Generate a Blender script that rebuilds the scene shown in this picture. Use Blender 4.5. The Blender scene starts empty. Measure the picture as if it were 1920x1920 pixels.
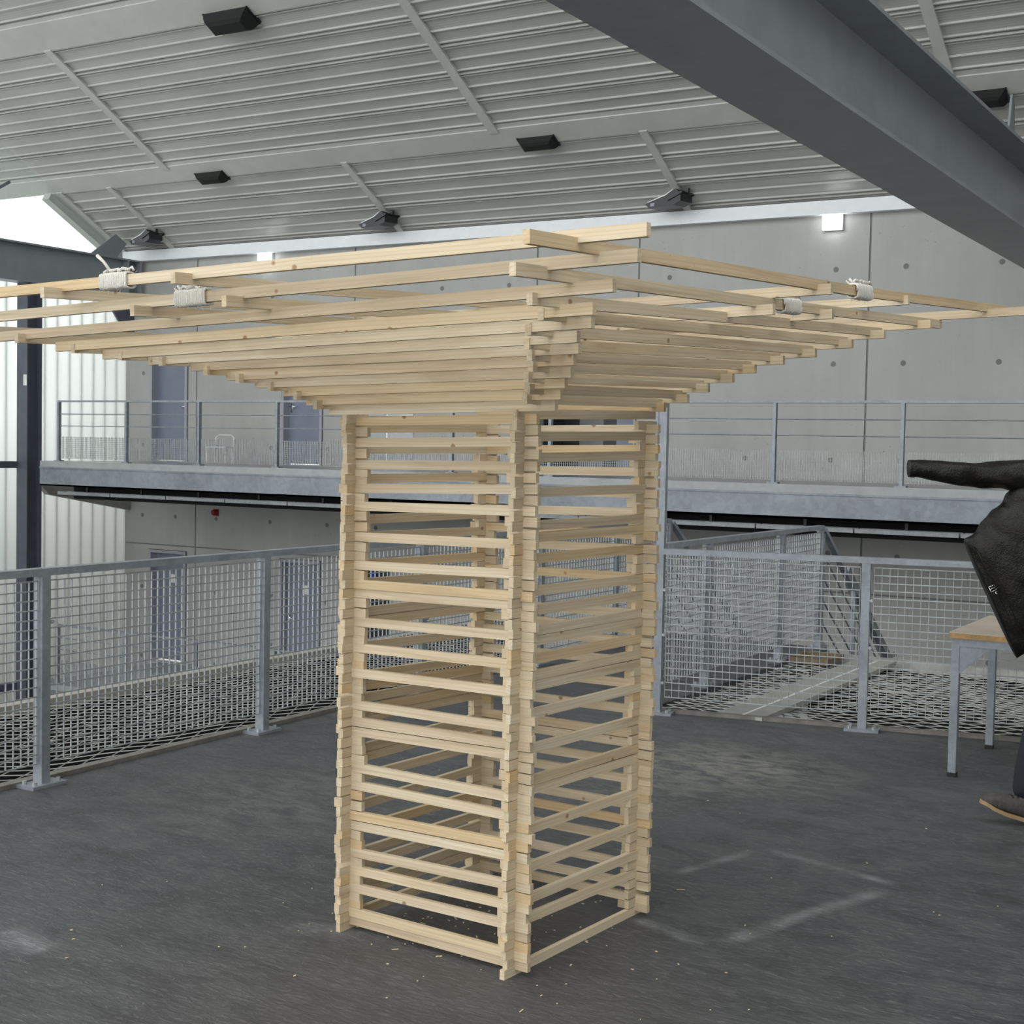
import bpy, bmesh, math, random
from mathutils import Vector, Matrix, noise

# ------------------------------------------------------------------ camera, world, light, exposure
sc = bpy.context.scene
col = sc.collection
YAW, PIT, ROLL, EYE = 0.537844, 0.045724, 0.019218, 1.65
cy, sy = math.cos(YAW), math.sin(YAW)
R0 = Vector((cy, sy, 0)); F0 = Vector((-sy, cy, 0)); U0 = Vector((0, 0, 1))
U1 = U0 * math.cos(PIT) + F0 * math.sin(PIT); FW = -U0 * math.sin(PIT) + F0 * math.cos(PIT)
RT = R0 * math.cos(ROLL) + U1 * math.sin(ROLL); UP = -R0 * math.sin(ROLL) + U1 * math.cos(ROLL)
cd = bpy.data.cameras.new('camera'); cam = bpy.data.objects.new('camera', cd); col.objects.link(cam)
cd.sensor_width = 36; cd.lens = 2691.5 / 1920 * 36; cd.clip_end = 300; cd.clip_start = .05
M = Matrix.Identity(4)
for i in range(3):
    M[i][0] = RT[i]; M[i][1] = UP[i]; M[i][2] = -FW[i]
M[2][3] = EYE
cam.matrix_world = M
sc.camera = cam

w = bpy.data.worlds.new('overcast_sky'); sc.world = w; w.use_nodes = True
bg = w.node_tree.nodes['Background']
bg.inputs[0].default_value = (0.965, 0.985, 0.975, 1); bg.inputs[1].default_value = 2.0

def light(name, kind, loc, energy, color=(1, 1, 1), **kw):
    d = bpy.data.lights.new(name, kind); d.energy = energy; d.color = color
    for k, v in kw.items(): setattr(d, k, v)
    o = bpy.data.objects.new(name, d); o.location = loc; col.objects.link(o)
    return o
# the photographer's flash, held a hand's width left of and above the lens
fl = Vector((0, 0, EYE)) - R0 * 0.16 + U0 * 0.17
flash = light('camera_flash', 'SPOT', fl, 54, (1.0, 0.955, 0.88), spot_size=1.15, spot_blend=.6, shadow_soft_size=.02)
flash.rotation_euler = (FW + U0 * .03).to_track_quat('-Z', 'Y').to_euler()

sc.view_settings.view_transform = 'Standard'; sc.view_settings.look = 'None'
sc.view_settings.gamma = 1; sc.view_settings.use_curve_mapping = False
sc.view_settings.exposure = 0.38
try:
    sc.cycles.use_denoising = True
    sc.cycles.max_bounces = 6; sc.cycles.diffuse_bounces = 4; sc.cycles.glossy_bounces = 3; sc.cycles.transmission_bounces = 4
    sc.cycles.sample_clamp_indirect = 4
except Exception: pass

rnd = random.Random(11)

# ------------------------------------------------------------------ helpers
def tag(o, label=None, cat=None, group=None, kind=None):
    if label: o['label'] = label
    if cat: o['category'] = cat
    if group: o['group'] = group
    if kind: o['kind'] = kind
    return o
def empty(name, loc=(0, 0, 0), rz=0, parent=None):
    o = bpy.data.objects.new(name, None); o.location = loc; o.rotation_euler = (0, 0, rz); o.empty_display_size = .1
    col.objects.link(o); o.parent = parent
    return o
class MB:
    def __init__(s): s.v = []; s.f = []; s.smooth = False
    def box(s, a, b):
        x0, y0, z0 = a; x1, y1, z1 = b
        n = len(s.v)
        s.v += [(x0, y0, z0), (x1, y0, z0), (x1, y1, z0), (x0, y1, z0), (x0, y0, z1), (x1, y0, z1), (x1, y1, z1), (x0, y1, z1)]
        s.f += [tuple(n + i for i in q) for q in ((3, 2, 1, 0), (4, 5, 6, 7), (0, 1, 5, 4), (1, 2, 6, 5), (2, 3, 7, 6), (3, 0, 4, 7))]
        return s
    def bar(s, p, q, wd, ht, up=(0, 0, 1)):
        p = Vector(p); q = Vector(q); d = (q - p).normalized(); u = Vector(up)
        if abs(d.dot(u)) > .99: u = Vector((0, 1, 0))
        sd = d.cross(u).normalized(); u = sd.cross(d)
        a = sd * wd / 2; b = u * ht / 2; n = len(s.v)
        for e in (p, q):
            s.v += [tuple(e - a - b), tuple(e + a - b), tuple(e + a + b), tuple(e - a + b)]
        s.f += [tuple(n + i for i in t) for t in ((0, 1, 2, 3), (7, 6, 5, 4), (0, 4, 5, 1), (1, 5, 6, 2), (2, 6, 7, 3), (3, 7, 4, 0))]
        return s
    def tube(s, pts, r, k=8, closed=False, cap=True):
        pts = [Vector(p) for p in pts]; n0 = len(s.v); m = len(pts)
        rs = r if isinstance(r, (list, tuple)) else [r] * m
        prev = None
        for i, p in enumerate(pts):
            if closed: d = pts[(i + 1) % m] - pts[i - 1]
            else: d = pts[min(i + 1, m - 1)] - pts[max(i - 1, 0)]
            d = d.normalized() if d.length > 1e-9 else Vector((0, 0, 1))
            if prev is None:
                u = Vector((0, 0, 1)) if abs(d.z) < .9 else Vector((1, 0, 0))
            else: u = prev
            a = d.cross(u).normalized(); b = a.cross(d).normalized(); prev = b
            for j in range(k):
                t = 2 * math.pi * j / k
                s.v.append(tuple(p + a * math.cos(t) * rs[i] + b * math.sin(t) * rs[i]))
        rng = m if closed else m - 1
        for i in range(rng):
            for j in range(k):
                i2 = (i + 1) % m
                s.f.append((n0 + i * k + j, n0 + i * k + (j + 1) % k, n0 + i2 * k + (j + 1) % k, n0 + i2 * k + j))
        if cap and not closed:
            s.f.append(tuple(n0 + j for j in reversed(range(k)))); s.f.append(tuple(n0 + (m - 1) * k + j for j in range(k)))
        return s
    def prism(s, poly, axis, a, b):
        # poly: 2D points; axis 0/1/2 extrusion axis
        n = len(s.v); k = len(poly)
        for t in (a, b):
            for (p, q) in poly:
                c = [p, q]; c.insert(axis, t); s.v.append(tuple(c))
        s.f.append(tuple(n + i for i in reversed(range(k)))); s.f.append(tuple(n + k + i for i in range(k)))
        for i in range(k):
            j = (i + 1) % k; s.f.append((n + i, n + j, n + k + j, n + k + i))
        return s
    def loft(s, rings, cap=True):
        n = len(s.v); k = len(rings[0])
        for r in rings: s.v += [tuple(p) for p in r]
        for i in range(len(rings) - 1):
            for j in range(k):
                s.f.append((n + i * k + j, n + i * k + (j + 1) % k, n + (i + 1) * k + (j + 1) % k, n + (i + 1) * k + j))
        if cap:
            s.f.append(tuple(n + j for j in reversed(range(k)))); s.f.append(tuple(n + (len(rings) - 1) * k + j for j in range(k)))
        return s
    def mesh(s, name, mat, smooth=False, fix=True):
        me = bpy.data.meshes.new(name); me.from_pydata(s.v, [], s.f)
        if fix:
            bm = bmesh.new(); bm.from_mesh(me); bmesh.ops.recalc_face_normals(bm, faces=bm.faces); bm.to_mesh(me); bm.free()
        if smooth:
            for p in me.polygons: p.use_smooth = True
        if mat: me.materials.append(mat)
        return me
    def build(s, name, mat, parent=None, smooth=False, loc=None, fix=True):
        o = bpy.data.objects.new(name, s.mesh(name, mat, smooth, fix)); col.objects.link(o); o.parent = parent
        if loc: o.location = loc
        return o
def inst(name, me, parent, loc=(0, 0, 0), rot=(0, 0, 0), scale=None):
    o = bpy.data.objects.new(name, me); col.objects.link(o); o.parent = parent; o.location = loc; o.rotation_euler = rot
    if scale: o.scale = scale
    return o

# ------------------------------------------------------------------ materials
class NT:
    def __init__(s, name):
        s.m = bpy.data.materials.new(name); s.m.use_nodes = True; s.t = s.m.node_tree
        s.b = s.t.nodes['Principled BSDF']; s.out = s.t.nodes['Material Output']
    def n(s, typ, **kw):
        nd = s.t.nodes.new(typ)
        for k, v in kw.items(): setattr(nd, k, v)
        return nd
    def l(s, a, b): s.t.links.new(a, b)
    def coord(s, kind='Object', scale=(1, 1, 1), rot=(0, 0, 0), rand=False):
        tc = s.n('ShaderNodeTexCoord'); mp = s.n('ShaderNodeMapping')
        mp.inputs['Scale'].default_value = scale; mp.inputs['Rotation'].default_value = rot
        if kind == 'World':
            g = s.n('ShaderNodeNewGeometry'); s.l(g.outputs['Position'], mp.inputs[0])
        elif rand:
            oi = s.n('ShaderNodeObjectInfo'); mu = s.n('ShaderNodeMath', operation='MULTIPLY'); mu.inputs[1].default_value = 37.0
            s.l(oi.outputs['Random'], mu.inputs[0])
            ad = s.n('ShaderNodeVectorMath', operation='ADD'); s.l(tc.outputs[kind], ad.inputs[0]); s.l(mu.outputs[0], ad.inputs[1])
            s.l(ad.outputs[0], mp.inputs[0])
        else: s.l(tc.outputs[kind], mp.inputs[0])
        return mp.outputs[0]
    def noise(s, vec, scale, detail=4, rough=.55, dist=0):
        nd = s.n('ShaderNodeTexNoise'); nd.inputs['Scale'].default_value = scale; nd.inputs['Detail'].default_value = detail
        nd.inputs['Roughness'].default_value = rough; nd.inputs['Distortion'].default_value = dist
        if vec: s.l(vec, nd.inputs['Vector'])
        return nd.outputs['Fac']
    def ramp(s, fac, stops, interp='LINEAR'):
        nd = s.n('ShaderNodeValToRGB'); cr = nd.color_ramp; cr.interpolation = interp
        while len(cr.elements) < len(stops): cr.elements.new(.5)
        for e, (p, c) in zip(cr.elements, stops):
            e.position = p; e.color = (c[0], c[1], c[2], 1) if not isinstance(c, (int, float)) else (c, c, c, 1)
        s.l(fac, nd.inputs[0]); return nd.outputs[0]
    def mix(s, fac, a, b, mode='MIX'):
        nd = s.n('ShaderNodeMix', data_type='RGBA', blend_type=mode)
        def put(i, v):
            if isinstance(v, (int, float)): nd.inputs[i].default_value = v
            elif isinstance(v, (tuple, list)): nd.inputs[i].default_value = (*v[:3], 1)
            else: s.l(v, nd.inputs[i])
        put(0, fac); put(6, a); put(7, b)
        return nd.outputs[2]
    def math(s, op, a, b=None, clamp=False):
        nd = s.n('ShaderNodeMath', operation=op); nd.use_clamp = clamp
        for i, v in enumerate((a, b)):
            if v is None: continue
            if isinstance(v, (int, float)): nd.inputs[i].default_value = v
            else: s.l(v, nd.inputs[i])
        return nd.outputs[0]
    def bump(s, h, strength=.3, dist=.01):
        nd = s.n('ShaderNodeBump'); nd.inputs['Strength'].default_value = strength; nd.inputs['Distance'].default_value = dist
        s.l(h, nd.inputs['Height']); s.l(nd.outputs[0], s.b.inputs['Normal'])
    def fin(s, color=None, rough=None, metal=None, spec=None):
        for key, v in (('Base Color', color), ('Roughness', rough), ('Metallic', metal), ('Specular IOR Level', spec)):
            if v is None: continue
            if isinstance(v, (int, float)): s.b.inputs[key].default_value = v
            elif isinstance(v, (tuple, list)): s.b.inputs[key].default_value = (*v[:3], 1)
            else: s.l(v, s.b.inputs[key])
        return s.m
def plain(name, c, rough=.6, metal=0, var=.12, scale=6):
    t = NT(name); v = t.coord('World'); n = t.noise(v, scale, 5)
    a = tuple(x * (1 - var) for x in c); b = tuple(min(1, x * (1 + var)) for x in c)
    return t.fin(t.ramp(n, [(.3, a), (.7, b)]), rough, metal)

def wood_mat(name, hue=0):
    t = NT(name)
    v = t.coord('Object', (1.4, 24, 30), rand=True)
    n1 = t.noise(v, 1.0, 5, .6, .8)
    v2 = t.coord('Object', (.55, 14, 9), rand=True)
    wv = t.n('ShaderNodeTexWave', wave_type='BANDS', bands_direction='Z'); wv.inputs['Scale'].default_value = 3.2
    wv.inputs['Distortion'].default_value = 11; wv.inputs['Detail'].default_value = 2; wv.inputs['Detail Scale'].default_value = .6
    t.l(v2, wv.inputs['Vector'])
    c1 = t.ramp(n1, [(.30, (.455, .37, .25)), (.5, (.58, .495, .36)), (.72, (.66, .585, .455))])
    c2 = t.mix(t.math('MULTIPLY', t.ramp(wv.outputs['Fac'], [(.60, 0), (1, 1)]), .36), c1, (.48, .345, .19))
    # knots
    vo = t.n('ShaderNodeTexVoronoi'); vo.inputs['Scale'].default_value = 1.0; vo.inputs['Randomness'].default_value = 1
    t.l(t.coord('Object', (7.5, 9, 9), rand=True), vo.inputs['Vector'])
    c3 = t.mix(t.ramp(vo.outputs['Distance'], [(.05, .85), (.085, 0)]), c2, (.27, .15, .07))
    oi = t.n('ShaderNodeObjectInfo')
    tone = t.ramp(oi.outputs['Random'], [(0, (.86, .83, .80)), (.45, (1, 1, 1)), (.8, (1.0, .97, .92)), (.93, (.98, .86, .68)), (1, (.90, .86, .82))])
    c4 = t.mix(1, c3, tone, 'MULTIPLY')
    # dark specks and pencil stains with their own shape
    sp = t.noise(t.coord('Object', (6, 6, 6), rand=True), 9, 3)
    c5 = t.mix(t.ramp(sp, [(.70, 0), (.78, .35)]), c4, (.30, .21, .12))
    t.bump(n1, .25, .003)
    return t.fin(c5, .62, 0, .3)

def concrete_mat():
    t = NT('fair_faced_concrete'); v = t.coord('World')
    n = t.noise(v, .55, 6, .6); m = t.noise(t.coord('World', (1.2, 1.2, .12)), 3.5, 5, .6)
    c = t.ramp(n, [(.25, (.315, .318, .305)), (.55, (.40, .403, .39)), (.8, (.47, .47, .455))])
    c = t.mix(t.ramp(m, [(.35, .0), (.75, .45)]), c, (.31, .315, .305))
    vo = t.n('ShaderNodeTexVoronoi'); vo.inputs['Scale'].default_value = 9; t.l(v, vo.inputs['Vector'])
    pit = t.math('MULTIPLY', t.ramp(vo.outputs['Distance'], [(.06, 1), (.13, 0)]), t.ramp(t.noise(v, .8, 3), [(.52, 0), (.66, .75)]))
    c = t.mix(pit, c, (.13, .13, .125))
    t.bump(t.noise(v, 30, 4), .15, .004)
    return t.fin(c, t.ramp(n, [(.3, .35), (.7, .62)]), 0, .4)

def galv_mat(name, base=(.36, .39, .43), k=1.0):
    t = NT(name); v = t.coord('World')
    vo = t.n('ShaderNodeTexVoronoi'); vo.inputs['Scale'].default_value = 42 * k; t.l(v, vo.inputs['Vector'])
    n = t.noise(v, 5 * k, 5, .65)
    sat = t.n('ShaderNodeRGBToBW'); t.l(vo.outputs['Color'], sat.inputs[0])
    a = tuple(x * .72 for x in base); b = tuple(min(1, x * 1.3) for x in base)
    c = t.ramp(n, [(.25, a), (.75, b)])
    c = t.mix(.22, c, t.ramp(sat.outputs[0], [(.2, a), (.8, b)]))
    return t.fin(c, .46, .35, .5)

def floor_mat(chalk, dust):
    t = NT('worn_painted_floor'); v = t.coord('World')
    big = t.noise(v, .55, 5, .6); med = t.noise(t.coord('World', (1, 2.2, 1), (0, 0, .5)), 3.2, 6, .68, .6)
    fine = t.noise(t.coord('World', (1, 3.2, 1), (0, 0, .9)), 22, 6, .7, 1.2)
    c = t.ramp(big, [(.28, (.058, .064, .069)), (.5, (.083, .090, .096)), (.72, (.114, .123, .130))])
    c = t.mix(t.ramp(med, [(.47, 0), (.64, .6)]), c, (.165, .17, .175))
    c = t.mix(t.ramp(med, [(.34, .75), (.47, 0)]), c, (.042, .044, .047))
    c = t.mix(t.ramp(fine, [(.51, 0), (.64, .6)]), c, (.22, .225, .225))
    # warm worn patch in the foreground
    def blob(cx, cyy, r, soft):
        sx = t.n('ShaderNodeVectorMath', operation='DISTANCE'); t.l(t.coord('World'), sx.inputs[0]); sx.inputs[1].default_value = (cx, cyy, 0)
        return t.ramp(t.math('DIVIDE', sx.outputs['Value'], r), [(1 - soft, 1), (1, 0)])
    c = t.mix(t.math('MULTIPLY', blob(-2.3, 3.4, 1.5, .8), .5), c, (.105, .090, .085))
    for (cx, cyy, r, amt) in dust:
        d = t.math('MULTIPLY', blob(cx, cyy, r, .75), t.ramp(t.noise(t.coord('World', (1, 2.0, 1), (0, 0, .5)), 6, 6, .7, .8), [(.42, 0), (.62, amt)]))
        c = t.mix(d, c, (.33, .32, .29))
    # chalk and sawdust lines left on the floor
    sep = t.n('ShaderNodeSeparateXYZ'); t.l(t.coord('World'), sep.inputs[0])
    wob = t.math('MULTIPLY', t.math('SUBTRACT', t.noise(v, 3, 3), .5), .05)
    brk = t.ramp(t.noise(v, 5, 5, .7), [(.34, 0), (.62, 1)])
    for (ax, ay, bx, by, wdt, amt) in chalk:
        L = math.hypot(bx - ax, by - ay); dx, dy = (bx - ax) / L, (by - ay) / L
        px = t.math('SUBTRACT', sep.outputs[0], ax); py = t.math('SUBTRACT', sep.outputs[1], ay)
        along = t.math('ADD', t.math('MULTIPLY', px, dx), t.math('MULTIPLY', py, dy))
        acr = t.math('ADD', t.math('SUBTRACT', t.math('MULTIPLY', px, -dy), t.math('MULTIPLY', py, -dx)), wob)
        acr = t.math('ABSOLUTE', acr)
        m1 = t.ramp(t.math('DIVIDE', acr, wdt), [(.15, 1), (1, 0)])
        m2 = t.ramp(t.math('DIVIDE', along, L), [(0, 0), (.12, 1), (.85, 1), (1, 0)])
        c = t.mix(t.math('MULTIPLY', t.math('MULTIPLY', m1, m2), t.math('MULTIPLY', brk, amt)), c, (.34, .35, .36))
    hgt = t.math('ADD', t.math('MULTIPLY', fine, .8), t.math('MULTIPLY', med, .5))
    t.bump(hgt, 1.0, .03)
    return t.fin(c, t.ramp(med, [(.3, .42), (.7, .6)]), 0, .45)

def perforated_mat():
    t = NT('perforated_metal_deck')
    vo = t.n('ShaderNodeTexVoronoi', feature='F1'); vo.inputs['Scale'].default_value = 55; vo.inputs['Randomness'].default_value = 0
    t.l(t.coord('World'), vo.inputs['Vector'])
    n = t.noise(t.coord('World', (.6, 1, 1)), 1.4, 5, .6)
    c = t.ramp(n, [(.3, (.46, .465, .445)), (.7, (.555, .56, .54))])
    c = t.mix(t.ramp(vo.outputs['Distance'], [(.28, .45), (.4, 0)]), c, (.18, .18, .175))
    return t.fin(c, .42, .1, .5)

def poly_mat():
    t = NT('translucent_polycarbonate')
    v = t.coord('World', (1, 1, .05)); n = t.noise(v, 8, 3)
    tr = t.n('ShaderNodeBsdfTranslucent'); df = t.n('ShaderNodeBsdfDiffuse'); mx = t.n('ShaderNodeMixShader')
    t.l(t.ramp(n, [(.3, (.93, .95, .94)), (.7, (.97, .98, .97))]), tr.inputs[0]); df.inputs[0].default_value = (.8, .82, .8, 1)
    mx.inputs[0].default_value = .07; t.l(tr.outputs[0], mx.inputs[1]); t.l(df.outputs[0], mx.inputs[2])
    t.l(mx.outputs[0], t.out.inputs['Surface'])
    return t.m

def glass_mat():
    t = NT('clear_glazing')
    tr = t.n('ShaderNodeBsdfTransparent'); gl = t.n('ShaderNodeBsdfGlossy'); mx = t.n('ShaderNodeMixShader')
    tr.inputs[0].default_value = (.95, .97, .97, 1); gl.inputs['Roughness'].default_value = .02; mx.inputs[0].default_value = .06
    t.l(tr.outputs[0], mx.inputs[1]); t.l(gl.outputs[0], mx.inputs[2]); t.l(mx.outputs[0], t.out.inputs['Surface'])
    return t.m
def emit_mat(name, c, s):
    t = NT(name); e = t.n('ShaderNodeEmission'); e.inputs[0].default_value = (*c, 1); e.inputs[1].default_value = s
    t.l(e.outputs[0], t.out.inputs['Surface']); return t.m
def leather_mat():
    t = NT('black_leather'); v = t.coord('World')
    vo = t.n('ShaderNodeTexVoronoi'); vo.inputs['Scale'].default_value = 160; t.l(v, vo.inputs['Vector'])
    n = t.noise(v, 14, 5, .6, .5)
    t.bump(t.math('ADD', t.math('MULTIPLY', n, 1.0), t.math('MULTIPLY', vo.outputs['Distance'], .15)), .6, .012)
    return t.fin(t.ramp(n, [(.3, (.006, .0055, .0055)), (.8, (.014, .012, .011))]), t.ramp(n, [(.3, .33), (.7, .5)]), 0, .28)
def rope_mat():
    t = NT('sisal_rope'); wv = t.n('ShaderNodeTexWave', wave_type='BANDS', bands_direction='DIAGONAL'); wv.inputs['Scale'].default_value = 170
    wv.inputs['Distortion'].default_value = 2; t.l(t.coord('World'), wv.inputs['Vector'])
    t.bump(wv.outputs['Fac'], .8, .002)
    return t.fin(t.ramp(t.math('MULTIPLY', t.math('ADD', wv.outputs['Fac'], t.noise(t.coord('World'), 90, 3)), .5), [(.12, (.66, .62, .53)), (.55, (.95, .93, .87))]), .9, 0, .1)

WOOD = wood_mat('pine_lath')
CONC = concrete_mat()
GALV = galv_mat('galvanised_steel', (.255, .28, .31))
GALVB = galv_mat('galvanised_mesh', (.35, .37, .385))
GALVW = galv_mat('galvanised_beam', (.225, .25, .285), .35)
STEEL = plain('dark_grey_paint', (.25, .275, .288), .42, 0, .08, 3)
COLUMN = plain('blue_grey_paint', (.085, .095, .125), .45, 0, .12, 4)
DECK = perforated_mat()
WHITEM = plain('pale_grey_sheet', (.56, .565, .545), .42, .05, .06, 2)
TRIMW = plain('white_trim_paint', (.78, .81, .84), .4, 0, .03)
DOORP = plain('blue_grey_door', (.19, .215, .285), .45, 0, .06, 3)
FRAMEP = plain('pale_door_frame', (.33, .345, .39), .45, 0, .06, 3)
BLACK = plain('black_housing', (.012, .013, .016), .38, 0, .1)
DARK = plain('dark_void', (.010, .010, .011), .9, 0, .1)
NETM = plain('grey_net_strand', (.40, .40, .385), .5, .15, .2, 9)
BEIGE = plain('brown_grey_edge_strip', (.17, .16, .145), .55, 0, .25, 14)
BEIGE2 = plain('beige_edge_strip', (.33, .315, .285), .55, 0, .1, 8)
ROPE = rope_mat()
POLY = poly_mat()
GLASS = glass_mat()
POLYJ = poly_mat(); POLYJ.name = 'polycarbonate_joint'
for nd in POLYJ.node_tree.nodes:
    if nd.type == 'MIX_SHADER': nd.inputs[0].default_value = 0.0
JOINT = plain('pale_green_joint', (.72, .80, .78), .3, 0, .05)
PLY = plain('plywood_top', (.45, .385, .31), .45, 0, .1, 5)
PLYE = plain('plywood_edge', (.36, .22, .085), .5, 0, .3, 30)
RUBBER = plain('black_rubber', (.01, .01, .01), .7)
LEATHER = leather_mat()
NAVY = plain('navy_trousers', (.008, .009, .016), .85, 0, .3, 40)
SUEDE = plain('grey_suede', (.06, .056, .052), .95, 0, .25, 60)
SOLE = plain('tan_sole', (.30, .20, .10), .8)
SKIN = plain('skin', (.55, .35, .26), .5)
HAIR = plain('dark_hair', (.03, .02, .015), .6)
SHIRT = plain('charcoal_jumper', (.03, .03, .035), .9)
CHROME = plain('chrome', (.8, .8, .8), .2, 1, .02)
RED = plain('red_plastic', (.25, .012, .012), .4)
WHITEP = plain('white_plastic', (.75, .76, .78), .4)
SLAB = plain('grey_walkway_slab', (.33, .345, .355), .28, 0, .1)
LOWF = plain('pale_lower_floor', (.45, .45, .44), .5, 0, .08)
LAMP = emit_mat('lit_diffuser', (1, 1, 1), 6)
LGLASS = plain('floodlight_glass', (.62, .66, .67), .15)
PAPER = plain('paper', (.75, .75, .72), .7)
SHAV = plain('wood_shavings', (.62, .52, .36), .8)

# ------------------------------------------------------------------ structure: floor
chalk = [(-2.164, 4.505, -1.836, 4.401, .05, .8), (-1.814, 4.416, -1.509, 5.374, .055, .75), (-2.255, 5.067, -2.113, 5.606, .04, .7), (-2.104, 5.613, -1.472, 5.423, .045, .7),
         (-3.87, 3.20, -3.58, 3.145, .09, .9), (-3.2, 3.72, -2.55, 3.98, .09, .55)]
dustp = [(-2.75, 6.9, .75, .85), (-3.05, 7.1, .6, .6), (-3.1, 6.3, .7, .4), (-4.2, 5.2, .9, .35)]
FLOOR = floor_mat(chalk, dustp)
RA, RB = Vector((-3.76, 8.12, 0)), Vector((-1.66, 8.53, 0))       # right-hand railing base line (slightly skew)
rdir = (RB - RA).normalized()
def rline(t): return RA + rdir * t
e0 = rline(0); e1 = rline(6.5)
fl_o = MB().prism([(-5.45, -2.5), (4.5, -2.5), (4.5, e1.y + .07), (e1.x, e1.y + .07), (e0.x - .12, e0.y + .05), (-3.88, 8.25), (-3.88, 11.75), (-5.45, 11.75)], 2, -.16, 0).build('floor', FLOOR)
tag(fl_o, 'dark grey worn painted floor deck', 'floor', kind='structure')
curb = MB()
curb.box((-5.47, -2.5, -.10), (-5.41, 11.75, .022))
curb.build('edge_strip', BEIGE, fl_o)
p, q = rline(-.05), rline(6.5); nrm = Vector((-rdir.y, rdir.x, 0))
MB().bar(p + nrm * .07 + Vector((0, 0, -.04)), q + nrm * .07 + Vector((0, 0, -.04)), .05, .125).build('edge_strip', BEIGE, fl_o)

# ------------------------------------------------------------------ structure: back wall in concrete panels
wall = tag(empty('wall_back', (0, 20, 0)), 'fair faced grey concrete wall of large panels', 'wall', kind='structure')
XJ = [-24.3, -20.70, -18.82, -15.17, -11.54, -9.74, -6.15, -2.52, 1.11, 4.74]
ZJ = [-6.4, -3.06, -.35, 2.36, 5.12]
HOLES = [(-20.02, -2.58, -19.03, -.44), (-16.79, -2.58, -15.83, -.44), (-20.02, 1.25, -19.03, 3.36), (-16.79, 1.25, -15.83, 3.36),
         (-11.5, 1.25, -9.78, 3.5), (-15.12, 1.25, -13.9, 3.35), (-15.05, -2.58, -14.35, -.42)]
tm = MB(); 
seg = 14
tm.v += [(0, 0, 0)] ; 
ring = [(math.cos(2 * math.pi * i / seg), math.sin(2 * math.pi * i / seg)) for i in range(seg)]
tm.v = [(.040 * c, -.001, .040 * s_) for c, s_ in ring] + [(.028 * c, -.002, .028 * s_) for c, s_ in ring]
tm.f = [(i, (i + 1) % seg, seg + (i + 1) % seg, seg + i) for i in range(seg)] + [tuple(seg + i for i in range(seg))]
TIE = tm.mesh('tie_hole', plain('tie_hole_shadowed_plug', (.19, .19, .183), .95))
def sub_rects(x0, z0, x1, z1):
    rects = [(x0, z0, x1, z1)]
    for (a, b, c, d) in HOLES:
        out = []
        for (p0, q0, p1, q1) in rects:
            ia, ib, ic, id_ = max(a, p0), max(b, q0), min(c, p1), min(d, q1)
            if ia >= ic - 1e-4 or ib >= id_ - 1e-4: out.append((p0, q0, p1, q1)); continue
            if ia > p0: out.append((p0, q0, ia, q1))
            if ic < p1: out.append((ic, q0, p1, q1))
            if ib > q0: out.append((ia, q0, ic, ib))
            if id_ < q1: out.append((ia, id_, ic, q1))
        rects = out
    return rects
for i in range(len(XJ) - 1):
    for j in range(len(ZJ) - 1):
        g = .014
        x0, x1, z0, z1 = XJ[i] + g, XJ[i + 1] - g, ZJ[j] + g * .8, ZJ[j + 1] - (g * .8 if j < 3 else 0)
        m = MB()
        for (a, b, c, d) in sub_rects(x0, z0, x1, z1):
            m.box((a, 0, b), (c, .22, d))
        po = m.build('concrete_panel', CONC, wall, fix=False)
        wd = x1 - x0
        if j >= 1:
            for ox in ((.50, 1.79, 3.09) if wd > 3 else (.5, wd - .5)):
                for oz in (.54, 1.88):
                    hx, hz = x0 + ox, z0 + oz
                    if any(a - .1 < hx < c + .1 and b - .1 < hz < d + .1 for (a, b, c, d) in HOLES): continue
                    if wd < 1.9 and i == 4: continue
                    inst('tie_hole', TIE, po, (hx, 0, hz))
JB = plain('joint_filler', (.20, .20, .195), .9)
for X in XJ[1:-1]:
    for (a, b, c, d) in sub_rects(X - .03, -6.4, X + .03, 5.1): MB().box((a, .012, b), (c, .2, d)).build('joint_strip', JB, wall)
for Z in ZJ[1:-1]:
    jm = MB()
    for (a, b, c, d) in sub_rects(-24.3, Z - .03, 4.74, Z + .03): jm.box((a, .013, b), (c, .19, d))
    jm.build('joint_strip', JB, wall)

# doors
def make_door(n, x0, z0, x1, z1, label, paper=False, handle_left=False):
    d = tag(empty('door_%d' % n, (x0, 20, z0)), label, 'door', kind='structure')
    W, Hh = x1 - x0, z1 - z0
    f = MB(); t = .055
    f.box((0, -.02, 0), (t, .20, Hh)); f.box((W - t, -.02, 0), (W, .20, Hh)); f.box((t, -.02, Hh - t), (W - t, .20, Hh))
    f.build('door_frame', FRAMEP, d)
    lf = MB().box((t, .13, .01), (W - t, .175, Hh - t)).build('door_leaf', DOORP, d)
    hx = t + .07 if handle_left else W - t - .07
    sg = 1 if handle_left else -1
    hm = MB().tube([(hx, .13, 1.03), (hx, .07, 1.03)], .011, 8); hm.tube([(hx, .075, 1.03), (hx + sg * .12, .075, 1.03)], .010, 8)
    hm.box((hx - .02, .122, .93), (hx + .02, .132, 1.10))
    hm.build('door_handle', CHROME, lf, True)
    if paper: MB().box((W * .46, .126, Hh - .62), (W * .46 + .11, .13, Hh - .46)).build('paper_notice', PAPER, lf)
    return d
make_door(1, -20.0, -2.56, -19.05, -.45, 'blue grey door with a white paper notice, lower level by translucent wall', True)
make_door(2, -16.77, -2.56, -15.85, -.45, 'blue grey lower level door with lever handle on its left', True, True)
make_door(3, -20.0, 1.25, -19.05, 3.35, 'blue grey door on the upper walkway nearest the translucent wall')
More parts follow.
